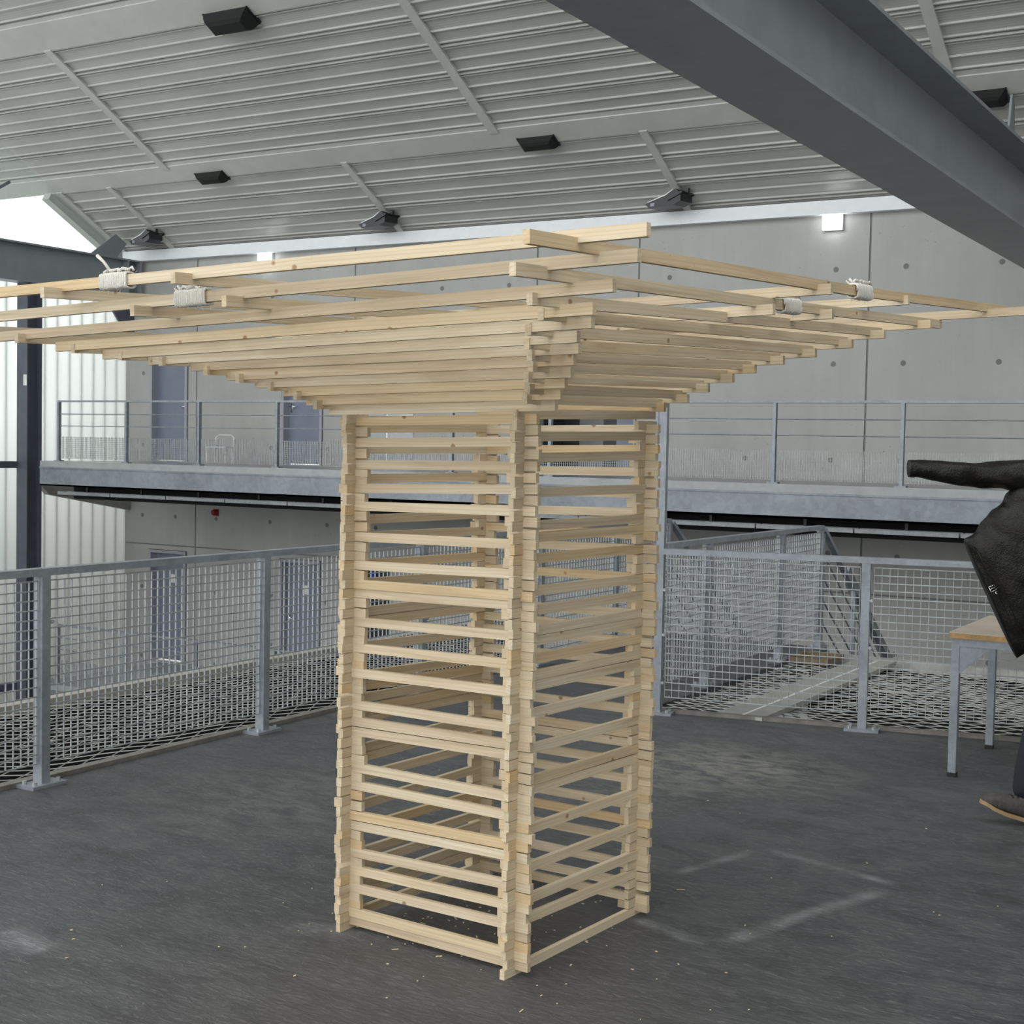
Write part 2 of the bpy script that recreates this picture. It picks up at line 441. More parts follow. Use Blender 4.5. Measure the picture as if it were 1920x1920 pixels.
make_door(4, -16.77, 1.25, -15.85, 3.35, 'blue grey door on the upper walkway with handle on its left', False, True)
# dark lobby opening with glazed doors
d5 = tag(empty('door_5', (-11.5, 20, 1.25)), 'dark glazed lobby doors seen behind the timber tower', 'door', kind='structure')
DG = plain('dark_glass_panel', (.03, .035, .042), .12)
m = MB(); m.box((0, .9, 0), (.30, .95, 2.25)); m.build('dark_pane', BLACK, d5)
for k, (a, b, mt) in enumerate(((.30, .74, plain('lobby_grey', (.16, .17, .17), .4)), (.74, .98, BLACK), (.98, 1.30, DOORP), (1.30, 1.45, plain('lobby_pale', (.24, .25, .28), .4)), (1.45, 1.72, DG))):
    MB().box((a, .9, 0), (b, .95, 2.25)).build('door_pane', mt, d5)
m = MB(); m.box((-.02, .22, 0), (0, .95, 2.25)); m.box((1.72, .22, 0), (1.74, .95, 2.25)); m.box((-.02, .22, 2.25), (1.74, .95, 2.27)); m.build('reveal', DG, d5)
MB().box((-.02, .2, -.04), (1.74, .95, 0)).build('sill', SLAB, d5)
d6 = tag(empty('door_6', (-15.10, 20, 1.25)), 'brushed steel lift door on the upper walkway behind the tower', 'door', kind='structure')
SS = plain('brushed_steel', (.42, .43, .44), .24, .8, .06, 2)
MB().box((.02, .08, 0), (.58, .11, 2.08)).build('lift_leaf', SS, d6); MB().box((.60, .08, 0), (1.16, .11, 2.08)).build('lift_leaf', SS, d6)
m = MB(); m.box((-.02, -.01, 0), (.015, .2, 2.1)); m.box((1.165, -.01, 0), (1.2, .2, 2.1)); m.box((.015, -.01, 2.08), (1.165, .2, 2.1)); m.build('lift_frame', SS, d6)
d7 = tag(empty('door_7', (-15.05, 20, -2.56)), 'open black doorway on the lower level behind the mesh railing', 'door', kind='structure')
MB().box((.0, .3, 0), (.7, .33, 2.14)).build('doorway_dark_sheet', BLACK, d7)  # black sheet in the open doorway paints its unlit inside
MB().box((.10, .26, 1.86), (.2, .3, 2.04)).build('blue_sign', plain('blue_sign', (.01, .02, .35), .5), d7)

# ------------------------------------------------------------------ structure: ceiling
TS = math.tan(math.radians(28.3)); CS = math.cos(math.radians(28.3)); SN = math.sin(math.radians(28.3))
Z0R = 5.20
def roofz(Y): return Z0R + (20 - Y) * TS
ceil = tag(empty('ceiling', (0, 20, Z0R)), 'pitched ceiling of pale perforated metal planks with flat purlin covers', 'ceiling', kind='structure')
ceil.rotation_euler = (math.radians(-28.3), 0, 0)      # local +Y runs down the slope towards the wall; s = -Y goes up
def sY(Y): return -(20 - Y) / CS                       # local y for a world Y
XL, XR = -20.75, 6.0
bands = [(14.98, 15.52), (17.93, 18.33), (12.05, 12.6), (9.1, 9.6)]
fields = [(18.33, 20.35), (15.52, 17.93), (12.6, 14.98), (9.6, 12.05), (5.5, 9.1)]
PL = .5 / CS
def plank(y0, y1, XL=XL):
    # profile across the slope: joint lip, recess, pan, mid ridge, pan, recess
    Lp = y1 - y0; sgn = Lp / PL
    prof = [(0, .020), (.006, -.030), (.018, -.030), (.024, .016), (.048, .016), (.054, -.022), (.070, -.022), (.084, 0), (.272, 0), (.280, -.026), (.296, -.026), (.308, 0), (.494, 0), (.502, -.022), (.520, -.022), (.528, .020), (PL, .020)]
    m = MB(); n = len(prof)
    for X in (XL, XR):
        for (a, b) in prof: m.v.append((X, y0 + a * sgn, b))
    m.f = [(i, i + 1, n + i + 1, n + i) for i in range(n - 1)]
    return m
for (a, b) in fields:
    n = max(1, round((b - a) / .5)); stp = (b - a) / n
    for k in range(n):
        y0, y1 = sY(a + k * stp), sY(a + (k + 1) * stp)
        plank(y0, y1, XL if a > 18 else -27).build('deck_plank', DECK, ceil, fix=False)
MB().box((XL, sY(18.3), .06), (XR, sY(20.4), .12)).build('roof_sheet', WHITEM, ceil); MB().box((-27, sY(3), .06), (XR, sY(18.3), .12)).build('roof_sheet', WHITEM, ceil)
for (a, b) in bands:
    y0, y1 = sY(a), sY(b)
    MB().prism([(y0, .03), (y0, -.012), (y0 + .07, -.012), (y0 + .07, -.03), (y1, -.03), (y1, .03)], 0, -27, XR).build('purlin_cover', WHITEM, ceil)
def batten(X, a, b, wd):
    MB().box((X - wd / 2, sY(a), -.045), (X + wd / 2, sY(b), .01)).build('batten', WHITEM, ceil)
BW = .15
for X in (-19.34, -14.14, -8.9, -3.68, 1.5): batten(X, 18.3, 20.3, BW * .8)
for X in (-17.72, -11.18, -4.62, 1.9): batten(X, 15.5, 18.05, BW)
for X in (-19.3, -12.7, -6.2, .3): batten(X, 12.55, 15.05, BW)
batten(-20.66, 18.3, 20.2, .24)
# gable verge channel
MB().box((-20.98, sY(18.3), -.16), (-20.80, sY(20.2), .02)).build('verge_channel', WHITEM, ceil)

tr = MB().box((-20.62, 19.86, 5.02), (5, 20.02, 5.215)).build('trim_1', TRIMW)
tag(tr, 'white eaves trim along the top of the concrete wall', 'trim', kind='structure')

# ------------------------------------------------------------------ structure: translucent gable wall
gw = tag(empty('wall_left', (-20.65, 0, 0)), 'translucent polycarbonate gable wall of narrow upright planks', 'wall', kind='structure')
pw = .2875
k = 0; Y = 20.04
while Y > 9.5:
    y1 = Y; y0 = Y - pw
    zt = 4.55
    MB().box((-.05, y0 + .008, -6), (0, y1 - .008, zt)).build('polycarbonate_plank', POLY, gw)
    MB().box((-.045, y0 - .010, -6), (.003, y0 + .010, zt)).build('joint_profile', POLYJ, gw)
    # gable glazing above the tie beam
    MB().prism([(y0, 4.9), (y1, 4.9), (y1, roofz(y1) - .02), (y0, roofz(y0) - .02)], 0, -.03, -.02).build('gable_pane', GLASS, gw) if k % 4 == 0 or True else None
    Y = y0; k += 1

# ------------------------------------------------------------------ added outside, unseen: low wall and ground that darken the foot of the gable
og = MB().box((-60, -10, -6.6), (-20.9, 40, -6.4)).build('ground', plain('outside_ground', (.38, .38, .36), .9)); tag(og, 'unseen grey ground added outside the gable wall', 'ground', kind='structure')
ow = MB().box((-24.6, -6, -6.4), (-24.2, 26, 1.2)).build('wall_outside_shade', plain('outside_shade_wall', (.50, .48, .44), .9)); tag(ow, 'unseen pale wall added outside to darken the gable foot', 'wall', kind='structure')

wr_ = MB().box((7.6, -14, -6.4), (8.0, 20.2, 11)).build('wall_right', CONC); tag(wr_, 'unseen concrete side wall at right, added to dim the hall', 'wall', kind='structure')  # unseen side wall, added to cut daylight from the right
wf = MB().box((-27, -14.4, -6.5), (8, -14, -.2)).build('wall_front_blocker', CONC); tag(wf, 'unseen concrete light blocker below the deck behind the viewer', 'wall', kind='structure')  # unseen blocker, stops horizon light from coming in under the deck
wl2 = MB().box((-27, -14, -6.5), (-26.6, 12, 1.0)).build('wall_side_blocker', CONC); tag(wl2, 'unseen low concrete light blocker far left of the deck', 'wall', kind='structure')  # unseen blocker, closes the open left side below deck level to daylight
g2 = MB().box((-27, -60, -6.7), (60, 20.3, -6.5)).build('ground', plain('hall_ground', (.14, .14, .135), .9)); tag(g2, 'dark ground under the hall, added to cut upward light', 'ground', kind='structure')  # ground added to keep bright light from rising into the hall
# ------------------------------------------------------------------ steel frame
def ibeam(name, mat, x, y0, y1, zb, zt, fwid, tf=.03, tw=.02, label='', stiff=()):
    o = tag(empty(name, (x, y0, zb)), label, 'beam'); L = y1 - y0; Hh = zt - zb
    MB().box((-fwid / 2, 0, 0), (fwid / 2, L, tf)).build('bottom_flange', mat, o)
    MB().box((-fwid / 2, 0, Hh - tf), (fwid / 2, L, Hh)).build('top_flange', mat, o)
    MB().box((-tw / 2, 0, tf), (tw / 2, L, Hh - tf)).build('web', mat, o)
    for s_ in stiff:
        MB().box((-fwid / 2, s_, tf), (fwid / 2, s_ + .015, Hh - tf)).build('stiffener', mat, o)
    return o
bb = ibeam('tie_beam', STEEL, -3.64, -1, 20.0, 4.10, 5.00, .70, .035, .022, 'large dark grey steel tie beam crossing overhead at right')
lb = ibeam('tie_beam', STEEL, -20.30, 8, 19.86, 4.34, 5.02, .34, .03, .02, 'dark grey steel beam across the translucent gable at left', stiff=(11.55,))
MB().box((-.19, 11.84, .01), (.19, 11.87, .67)).build('end_plate', STEEL, lb)
# haunch plate up to the eaves purlin
hp = MB().prism([(18.75, 5.02), (19.4, 5.02), (19.66, roofz(19.66) - .06), (19.38, roofz(19.38) - .06)], 0, -20.33, -20.30).build('gusset_plate', STEEL)
tag(hp, 'dark steel gusset plate between gable beam and roof edge', 'steel plate')
gp2 = MB().prism([(18.0, 5.0), (18.6, 5.0), (18.42, roofz(18.42) - .06), (18.30, roofz(18.30) - .06)], 0, -3.95, -3.92).build('gusset_plate', STEEL)
tag(gp2, 'dark steel gusset between overhead beam and purlin cover at right', 'steel plate')
# column: H section
colm = tag(empty('steel_column', (-20.30, 17.38, -6.4)), 'blue grey steel column standing before the translucent wall', 'column')
ch = 10.74
MB().box((-.13, .14, 0), (.13, .165, ch)).build('flange', COLUMN, colm); MB().box((-.13, -.165, 0), (.13, -.14, ch)).build('flange', COLUMN, colm)
MB().box((-.010, -.14, 0), (.010, .14, ch)).build('web', COLUMN, colm)
MB().box((.04, -.170, 8.95), (.125, -.166, 9.14)).build('white_label', PAPER, colm)
for zz, lab in ((1.16, 'grey steel girt rail at walkway height on the translucent wall'), (-2.76, 'grey steel girt rail low on the translucent wall')):
    g = MB().box((-20.58, 8, zz - .06), (-20.40, 17.22, zz + .06)).build('girt_rail', COLUMN); tag(g, lab, 'steel rail')
br = MB().prism([(19.05, 4.34), (19.85, 4.34), (19.86, 3.55), (19.74, 3.55)], 0, -20.33, -20.29).build('knee_brace', COLUMN)
tag(br, 'small blue grey knee brace under the gable beam at wall corner', 'brace')
rod = MB().tube([(-21.1, 15.6, 5.0), (-21.1, 17.6, 6.2)], .03, 8).build('bracing_rod', COLUMN); tag(rod, 'thin grey bracing rod outside the gable glazing', 'brace')

# ------------------------------------------------------------------ walkways
def walkway(z, x0, x1, label, soffit):
    o = tag(empty('walkway', (x0, 17, z)), label, 'walkway')
    L = x1 - x0
    MB().box((0, -.06, -.10), (L, 2.975, 0)).build('deck_slab', SLAB, o)
    e = MB(); e.box((0, -.06, -.42), (L, -.045, -.10)); e.box((0, -.06, -.42), (L, .06, -.395)); e.box((0, -.075, -.125), (L, .06, -.10))
    e.build('edge_beam', GALVW, o)
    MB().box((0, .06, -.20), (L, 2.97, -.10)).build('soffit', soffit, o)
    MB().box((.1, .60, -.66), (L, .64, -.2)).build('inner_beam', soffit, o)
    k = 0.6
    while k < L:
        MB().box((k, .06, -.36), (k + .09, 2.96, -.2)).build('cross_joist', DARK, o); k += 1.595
    return o
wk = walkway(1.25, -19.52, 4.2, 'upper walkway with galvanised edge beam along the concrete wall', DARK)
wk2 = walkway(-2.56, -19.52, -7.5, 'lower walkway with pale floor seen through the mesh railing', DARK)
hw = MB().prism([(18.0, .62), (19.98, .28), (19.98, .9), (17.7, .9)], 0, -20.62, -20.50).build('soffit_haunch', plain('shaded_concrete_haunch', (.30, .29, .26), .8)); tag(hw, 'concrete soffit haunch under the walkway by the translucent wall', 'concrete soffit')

def fine_railing(z, xs, label, full=True):
    o = tag(empty('walkway_railing', (xs[0], 17.0, z)), label, 'railing')
    x0 = xs[0]; L = xs[-1] - x0
    for x in xs:
        pm = MB().box((x - x0 - .022, -.03, .02), (x - x0 + .022, .03, 1.0)); ps = pm.build('post', GALV if full else COLUMN, o)
        MB().box((x - x0 - .07, -.05, 0), (x - x0 + .07, .05, .02)).build('base_plate', GALV, ps)
    MB().box((0, -.03, 1.0), (L, .03, 1.03)).build('top_rail', GALV, o)
    for zz in (.80, .60): MB().tube([(0, 0, zz), (L, 0, zz)], .009, 6).build('wire', GALV, o)
    for a, b in zip(xs[:-1], xs[1:]):
        m = MB(); xx = a - x0 + .05
        while xx < b - x0 - .03:
            m.box((xx - .0035, -.0035, .05), (xx + .0035, .0035, .42)); xx += .032
        zz = .05
        while zz < .43:
            m.box((a - x0 + .03, -.002, zz - .002), (b - x0 - .03, .002, zz + .002)); zz += .032
        m.build('mesh_infill', GALVB, o, fix=False)
    return o
XS = [-19.12 + 0 * 1, -17.53] + [-17.53 + 1.595 * i for i in range(1, 14)]
fine_railing(1.25, XS, 'galvanised post and wire railing along the upper walkway')
fine_railing(-2.56, [x for x in XS if x < -8], 'galvanised post and wire railing of the lower level behind the mesh')
# end rail of the walkway near the glass wall (returns along Y)
ct = tag(empty('cable_tray', (-19.5, 17.4, .66)), 'long pale galvanised cable tray hung under the walkway', 'cable tray')
x = 0
while x < 23:
    s_ = MB(); s_.box((x + .01, -.10, 0), (x + 1.27, .12, .006)); s_.box((x + .01, -.10, 0), (x + 1.27, -.094, .062)); s_.box((x + .01, .114, 0), (x + 1.27, .12, .06))
    s_.build('tray_section', TRIMW if False else GALVB, ct)
    MB().box((x + .6, 0, .06), (x + .64, .03, .32)).build('hanger', BLACK, ct)
    x += 1.28

# ------------------------------------------------------------------ mesh railings of the deck
ABOLT = MB().tube([(0, 0, 0), (0, 0, .02)], .011, 6).mesh('anchor_bolt', GALVB)
def mesh_railing(name, A, B, posts, label, tall=None, ext=0.0, grid=.0445, z0=.11, mat=GALV):
    A = Vector(A); B = Vector(B); L = (B - A).length; ang = math.atan2(B.y - A.y, B.x - A.x)
    o = tag(empty(name, A, ang), label, 'railing')
    for i, t in enumerate(posts):
        top = 1.0 if not (tall and i in tall) else tall[i]
        m = MB(); m.box((t - .025, -.03, .015), (t + .025, -.022, top)); m.box((t - .025, -.022, .015), (t - .015, .03, top)); m.box((t + .017, -.022, .015), (t + .025, .03, top))
        ps = m.build('post', mat, o)
        MB().box((t - .10, -.06, 0), (t + .10, .06, .015)).build('base_plate', mat, ps)
        for sx in (-.07, .07):
            for sy_ in (-.035, .035): inst('anchor_bolt', ABOLT, ps, (t + sx, sy_, .012))
        for zz in (.20, .5, .78):
            MB().tube([(t + .035, -.034, zz), (t + .035, -.018, zz)], .010, 6).build('bolt', GALVB, ps)
    MB().box((-.02, -.032, 1.0), (L, .030, 1.035)).build('top_rail', mat, o)
    ps_ = list(posts)
    for a, b in zip(ps_[:-1], ps_[1:]):
        a1, b1 = a + .045, b - .035
        m = MB(); n = max(2, round((b1 - a1) / grid)); st = (b1 - a1) / n
        for i in range(n + 1):
            xx = a1 + i * st; m.box((xx - .0017, -.006, z0), (xx + .0017, .003, .975))
        nz = round((.975 - z0) / grid); sz = (.975 - z0) / nz
        for i in range(nz + 1):
            zz = z0 + i * sz; m.box((a1, -.011, zz - .003), (b1, -.005, zz + .003))
        m.build('mesh_panel', GALVB, o, fix=False)
    return o
mesh_railing('mesh_railing', (-5.35, -.08, 0), (-5.35, 11.7, 0), [0, 1.58, 3.16, 4.74, 6.32, 7.90, 9.48, 10.73, 11.78], 'long galvanised mesh railing along the left edge of the floor')
mesh_railing('mesh_railing', rline(0), rline(6.4), [0, 1.25, 2.5, 3.75, 5.0, 6.4], 'galvanised mesh railing along the far right edge behind the table', tall={0: 2.05})
mesh_railing('mesh_railing', (-3.95, 8.25, 0), (-3.95, 11.72, 0), [0.03, 1.05, 2.51, 3.47], 'galvanised mesh railing of the stair landing beyond the tall post')

# stair down behind the landing
st_ang = math.radians(33.5)
def stair_rail(x, label):
    o = tag(empty('stair_railing', (x, 11.72, 0)), label, 'railing'); L = 4.2
    dy, dz = L * math.cos(st_ang), -L * math.sin(st_ang)
    MB().bar((0, 0, 1.0), (0, dy, 1.0 + dz), .05, .035).build('handrail', GALV, o)
    for zz in (.80, .61, .42, .23):
        MB().bar((0, 0, zz), (0, dy, zz + dz), .012, .012).build('rail_bar', GALV, o)
    MB().bar((0, 0, -.06), (0, dy, -.06 + dz), .02, .24).build('stringer', STEEL, o)
    for t in (.25, .62, .98):
        MB().box((-.02, dy * t - .02, dz * t - .05), (.02, dy * t + .02, 1.0 + dz * t)).build('post', GALV, o)
    return o
stair_rail(-3.93, 'galvanised stair railing going down beside the net')
stair_rail(-5.33, 'galvanised stair railing going down on the far side of landing')
ss_ = MB().bar((-5.3, 16.7, .20), (-5.3, 18.9, -1.30), .03, .22).build('steel_stringer', STEEL); tag(ss_, 'dark steel stringer of a farther stair behind the net', 'stringer')
sr = tag(empty('stair', (-4.63, 11.75, 0)), 'steel stair flight going down from the landing', 'stair')
for k in range(13):
    MB().box((-.68, k * .27, -.18 * (k + 1) - .03), (.68, k * .27 + .28, -.18 * (k + 1))).build('tread', GALV, sr)

# ------------------------------------------------------------------ expanded metal nets
def net(name, x0, x1, y0, y1, along, label, lwd=.21, swd=.108, clip=None):
    o = tag(empty(name, (x0, y0, 0)), label, 'metal net')
    m = MB(); r_ = random.Random(5)
    A, B = (x1 - x0, y1 - y0) if along == 0 else (y1 - y0, x1 - x0)     # A along the long way of the diamonds
    na, nb = int(A / (lwd / 2)), int(B / (swd / 2))
    def pt(i, j):
        a = i * lwd / 2; b = j * swd / 2
        z = -.03 + .012 * math.sin(a * 2.1 + b * 3.3) + .006 * math.sin(a * 7 + b * 5)
        return (a, b, z) if along == 0 else (b, a, z)
    for i in range(na):
        for j in range(nb):
            if (i + j) % 2: p0, p1 = pt(i, j + 1), pt(i + 1, j)
            else: p0, p1 = pt(i, j), pt(i + 1, j + 1)
            if clip and not clip(p0[0] + x0, p0[1] + y0): continue
            # a strand: a strip standing askew, as in stretched sheet
            n = len(m.v); d = Vector(p1) - Vector(p0)
            if along == 0: w_ = Vector((0, .0045, .0045))
            else: w_ = Vector((-.0045, 0, .0045))
            a0, b0 = Vector(p0), Vector(p1)
            for v_ in (a0 - w_ * .5, b0 - w_ * .5, b0 + w_ * .5, a0 + w_ * .5): m.v.append(tuple(v_))
            m.f.append((n, n + 1, n + 2, n + 3))
    m.build('net_strands', NETM, o, fix=False)
    return o
nl = net('expanded_metal_net', -7.02, -5.47, -1.0, 11.8, 1, 'expanded metal safety net beyond the long left railing')
def yl(x): return e0.y + (x - RA.x) * (rdir.y / rdir.x) + .06
nr = net('expanded_metal_net', -3.88, 2.4, 8.2, 11.25, 0, 'expanded metal safety net beyond the right railing', clip=lambda x, y: y > yl(x))
MB().box((-.09, 0, -.05), (.0, 12.8, .02)).build('edge_strip', BEIGE2, nl)
MB().box((0, 3.05, -.06), (6.3, 3.14, .02)).build('edge_strip', NETM, nr)
vt = MB(); vt.box((-7.08, -1, -.95), (-5.47, 11.8, -.9)); vt.box((-7.10, -1, -.95), (-7.06, 11.8, -.06)); vt.build('floor_void_backing', DARK); tag(bpy.data.objects['floor_void_backing'], 'black sheets painting the unlit void under the left net', 'pit', kind='structure')  # black sheets stand in for the unlit void below the net
v2 = MB(); v2.box((-3.88, 8.2, -.95), (2.4, 11.3, -.9)); v2.box((-3.88, 11.3, -.95), (2.4, 11.33, -.06)); o = v2.build('floor_void_backing', DARK); tag(o, 'black sheets painting the unlit void under the right net', 'pit', kind='structure')  # darkness below the right net, painted as black sheets
pb = tag(empty('plank_bridge', (-3.28, 8.28, 0)), 'grey plank laid over the right net with a thin white strip', 'plank')
MB().box((-.15, 0, -.012), (.15, 2.9, .02)).build('plank', plain('grey_plank', (.36, .355, .335), .5), pb)
MB().box((.01, .02, .02), (.028, 2.88, .024)).build('white_strip', WHITEP, pb)  # thin white strip along the top of the plank
CRATE = plain('weathered_board', (.22, .165, .105), .7, 0, .2, 20)
cr = tag(empty('wooden_crate', (-3.72, 11.0, -.01)), 'flat brown wooden box on the net below the landing rail', 'box')
MB().box((-.16, -.2, 0), (.16, .2, .012)).build('base', CRATE, cr)
for a, b in (((-.16, -.2, .012), (.16, -.185, .045)), ((-.16, .185, .012), (.16, .2, .045)), ((-.16, -.185, .012), (-.145, .185, .045)), ((.145, -.185, .012), (.16, .185, .045))): MB().box(a, b).build('side', CRATE, cr)

# ------------------------------------------------------------------ lights of the hall
def floodlight(X, Y, label):
    z = roofz(Y) - .06
    o = tag(empty('floodlight', (X, Y, z), math.radians(-12)), label, 'floodlight', 'floodlights fixed to the ceiling battens')
    o.scale = (1.3, 1.3, 1.15)
    h_ = MB().prism([(-.30, -.10), (-.24, -.16), (.10, -.15), (.20, -.11), (.20, -.02), (.13, .05), (-.02, -.03)], 1, -.11, .11).build('housing', BLACK, o)
    MB().prism([(-.27, -.085), (-.02, -.02), (.09, .045), (.08, .05), (-.03, -.008), (-.275, -.075)], 1, -.10, .10).build('glass', LGLASS, o)
    m = MB()
    for sy_ in (-.12, .12): m.bar((.02, sy_, -.08), (.22, sy_, .0), .008, .03)
    m.bar((.22, -.125, 0), (.22, .125, 0), .03, .008); m.bar((.22, 0, 0), (.22, .0, .06), .03, .03); m.build('bracket', BLACK, o)
    MB().box((-.22, -.113, -.14), (-.16, -.111, -.10)).build('cooling_grille', GALV, o)
    return o
floodlight(-19.55, 19.45, 'black floodlight on the ceiling nearest the translucent gable')
floodlight(-14.27, 19.48, 'black floodlight above the middle of the concrete wall')
floodlight(-9.0, 19.52, 'black floodlight on the batten nearest the overhead beam')
def scoop(X, Y, wd, dp, label):
    o = tag(empty('recessed_light', (X, Y, roofz(Y))), label, 'ceiling light', 'black scoop lights along the purlin covers'); o.rotation_euler = (math.radians(-28.3), 0, 0)
    rings = []
    for f_, dz, dd in ((1.0, .04, 1.0), (1.0, -.03, 1.0), (.93, -.10, .96), (.84, -.155, .80), (.72, -.185, .45)):
        hx, hy, z_ = wd / 2 * f_, dp * dd, dz * dp / .14
        rings.append([(-hx, -hy, z_), (hx, -hy, z_), (hx, hy, z_), (-hx, hy, z_)])
    MB().loft(rings).build('scoop', DARK, o)
    for s_ in (-1, 1): MB().box((s_ * wd / 2 - .012, -dp - .01, -.05), (s_ * wd / 2 + .012, dp + .01, .03)).build('cheek', BLACK, o)
    return o
scoop(-14.0, 15.52, .80, .16, 'large black scoop light at the top of the picture')
scoop(-16.9, 18.30, .60, .11, 'black scoop light on the lower purlin cover, leftmost')
scoop(-10.58, 18.30, .60, .11, 'black scoop light on the lower purlin cover above the tower')
scoop(-4.30, 18.34, .62, .12, 'black scoop light right of the overhead beam')
for X, lab in ((-17.13, 'square lit wall lamp under the eaves at left'), (-6.68, 'square lit wall lamp under the eaves at right')):
    o = tag(empty('wall_lamp', (X, 20, 4.80)), lab, 'wall lamp')
    MB().box((-.14, -.06, 0), (.14, 0, .27)).build('back_box', WHITEP, o)
    MB().box((-.135, -.13, .005), (.135, -.06, .265)).build('diffuser', LAMP, o)
al = tag(empty('alarm_sounder', (-18.31, 20, .32)), 'red alarm sounder on the concrete wall below the walkway', 'alarm')
m = MB().loft([[(r * math.cos(2 * math.pi * i / 16), yv, r * math.sin(2 * math.pi * i / 16)) for i in range(16)] for r, yv in ((.055, 0), (.055, -.03), (.048, -.04), (.05, -.09), (.03, -.105))]); m.build('sounder_body', RED, al, True)
MB().box((-.065, -.012, -.065), (.065, 0, .065)).build('back_plate', RED, al)

# white chair on the walkway
chx = tag(empty('plastic_chair', (-17.5, 19.2, 1.251), .3), 'white plastic chair on the upper walkway between the doors', 'chair'); chx.scale = (.95, .95, .64)
MB().box((-.2, -.2, .43), (.2, .2, .46)).build('seat', WHITEP, chx)
m = MB(); m.tube([(-.18, .19, .45), (-.18, .21, .72), (-.12, .22, .78), (.12, .22, .78), (.18, .21, .72), (.18, .19, .45)], .016, 8); m.build('backrest', WHITEP, chx, True)
for sx in (-.17, .17):
    for sy_ in (-.17, .17): MB().tube([(sx, sy_, .44), (sx * 1.1, sy_ * 1.1, 0)], .014, 8).build('leg', WHITEP, chx)

# ------------------------------------------------------------------ the timber pavilion
TA = math.radians(-4.5)
UC, VC = -2.866, 3.99
base = Matrix.Rotation(TA, 3, 'Z') @ Vector((UC, VC, 0))
pav = tag(empty('timber_pavilion', base, TA), 'pine lath tower flaring into a wide stepped canopy, laths lapped crosswise', 'pavilion')
HB, TB, PITCH = .0303, .0175, .0312
U_L, U_R, V_F, V_B = -3.21, -2.522, 3.62, 4.36     # faces seen: BL inner face, right outer face, front outer face, back board front face
EX = .05
cnt = [0]
def lath(p, q, name='lath', hb=HB, tb=TB, roll=0.0):
    # p, q = centre points of the two ends in tower coordinates
    p = Vector(p) - Vector((UC, VC, 0)); q = Vector(q) - Vector((UC, VC, 0))
    d = q - p; L = d.length; d.normalize()
    up = Vector((0, 0, 1)); sd = up.cross(d).normalized(); up = d.cross(sd)
    me = MB().box((-L / 2, -tb / 2, -hb / 2), (L / 2, tb / 2, hb / 2)).mesh('lath', WOOD, fix=False)
    o = bpy.data.objects.new(name, me); col.objects.link(o); o.parent = pav
    R = Matrix((d, sd, up)).transposed() @ Matrix.Rotation(roll, 3, 'X')
    mm = R.to_4x4(); mm.translation = (p + q) / 2
    o.matrix_basis = mm
    return o
LF = [(.032, .033), (.062, .063), (.146, .156), (.206, .217), (.265, .280), (.359, .373), (.393, .408), (.496, .498), (.557, .557), (.679, .689), (.713, .723), (.769, .774), (.878, .888), (.962, .974), (1.050, 1.063), (1.147, 1.159), (1.178, 1.188), (1.241, 1.256), (1.337, 1.348), (1.44, 1.451), (1.499, 1.518), (1.579, 1.589), (1.652, 1.665), (1.724, 1.734)]
RF = [(.015, .013), (.162, .15), (.225, .218), (.324, .318), (.445, .438), (.571, .561), (.6, .597), (.7, .697), (.812, .813), (.901, .897), (.932, .930), (.984, .986), (1.042, 1.045), (1.074, 1.076), (1.138, 1.137), (1.2, 1.196), (1.301, 1.3), (1.367, 1.37), (1.404, 1.407), (1.508, 1.511), (1.615, 1.627), (1.681, 1.695), (1.749, 1.768)]
BLZ = [(1.7, 1.716), (1.631, 1.636), (1.531, 1.534), (1.393, 1.392), (1.337, 1.329), (1.241, 1.233), (1.179, 1.165), (1.080, 1.074), (1.047, 1.040), (.962, .944), (.862, .844), (.826, .806), (.783, .772), (.744, .740), (.712, .707), (.61, .622), (.578, .590), (.512, .514), (.414, .425), (.334, .327), (.252, .248), (.205, .205), (.142, .142), (.110, .110), (.046, .046)]
BRZ = [(1.71, 1.719), (1.636, 1.649), (1.56, 1.57), (1.485, 1.493), (1.414, 1.427), (1.346, 1.347), (1.286, 1.299), (1.188, 1.199), (1.055, 1.072), (1.008, 1.013), (.961, .972), (.887, .901), (.811, .821), (.72, .73), (.638, .643), (.605, .610), (.533, .54), (.476, .48), (.383, .389), (.33, .33), (.258, .265), (.173, .175), (.098, .105), (.055, .058)]
def jit(a=.006): return rnd.uniform(-a, a)
vF, vB, uL, uR = V_F + TB / 2, V_B + TB / 2, U_L - TB / 2, U_R - TB / 2
stacks = {}
def reg(key, z): stacks.setdefault(key, []).append(z)
def ext(a, b, s0, s1, e0_, e1_):
    # linear height along the span, extended past the corners
    k = (b - a) / (s1 - s0)
    return a - k * e0_, b + k * e1_
for face, data, ax in (('F', LF, 0), ('B', BRZ, 0), ('L', BLZ, 1), ('R', RF, 1)):
    for (za, zb) in data:
        if ax == 0:
            s0, s1 = uL, uR; v = vF if face == 'F' else vB
            a_, b_ = EX + TB / 2 + jit(), EX - .003 + TB / 2 + jit()
            z0, z1 = ext(za, zb, s0, s1, a_, b_)
            j = jit(.003)
            lath((s0 - a_, v + j, z0), (s1 + b_, v + j + jit(.003), z1))
            reg((face, 0), za); reg((face, 1), zb)
        else:
            s0, s1 = vF, vB; u = uL if face == 'L' else uR
            a_, b_ = EX + TB / 2 + jit(), EX + TB / 2 + jit()
            z0, z1 = ext(za, zb, s0, s1, a_, b_)
            j = jit(.003)
            lath((u + j, s0 - a_, z0), (u + j + jit(.003), s1 + b_, z1))
            reg((face, 0), za); reg((face, 1), zb)
BLK = MB().box((-.5, -.5, -.5), (.5, .5, .5)).mesh('spacer_block', WOOD, fix=False)
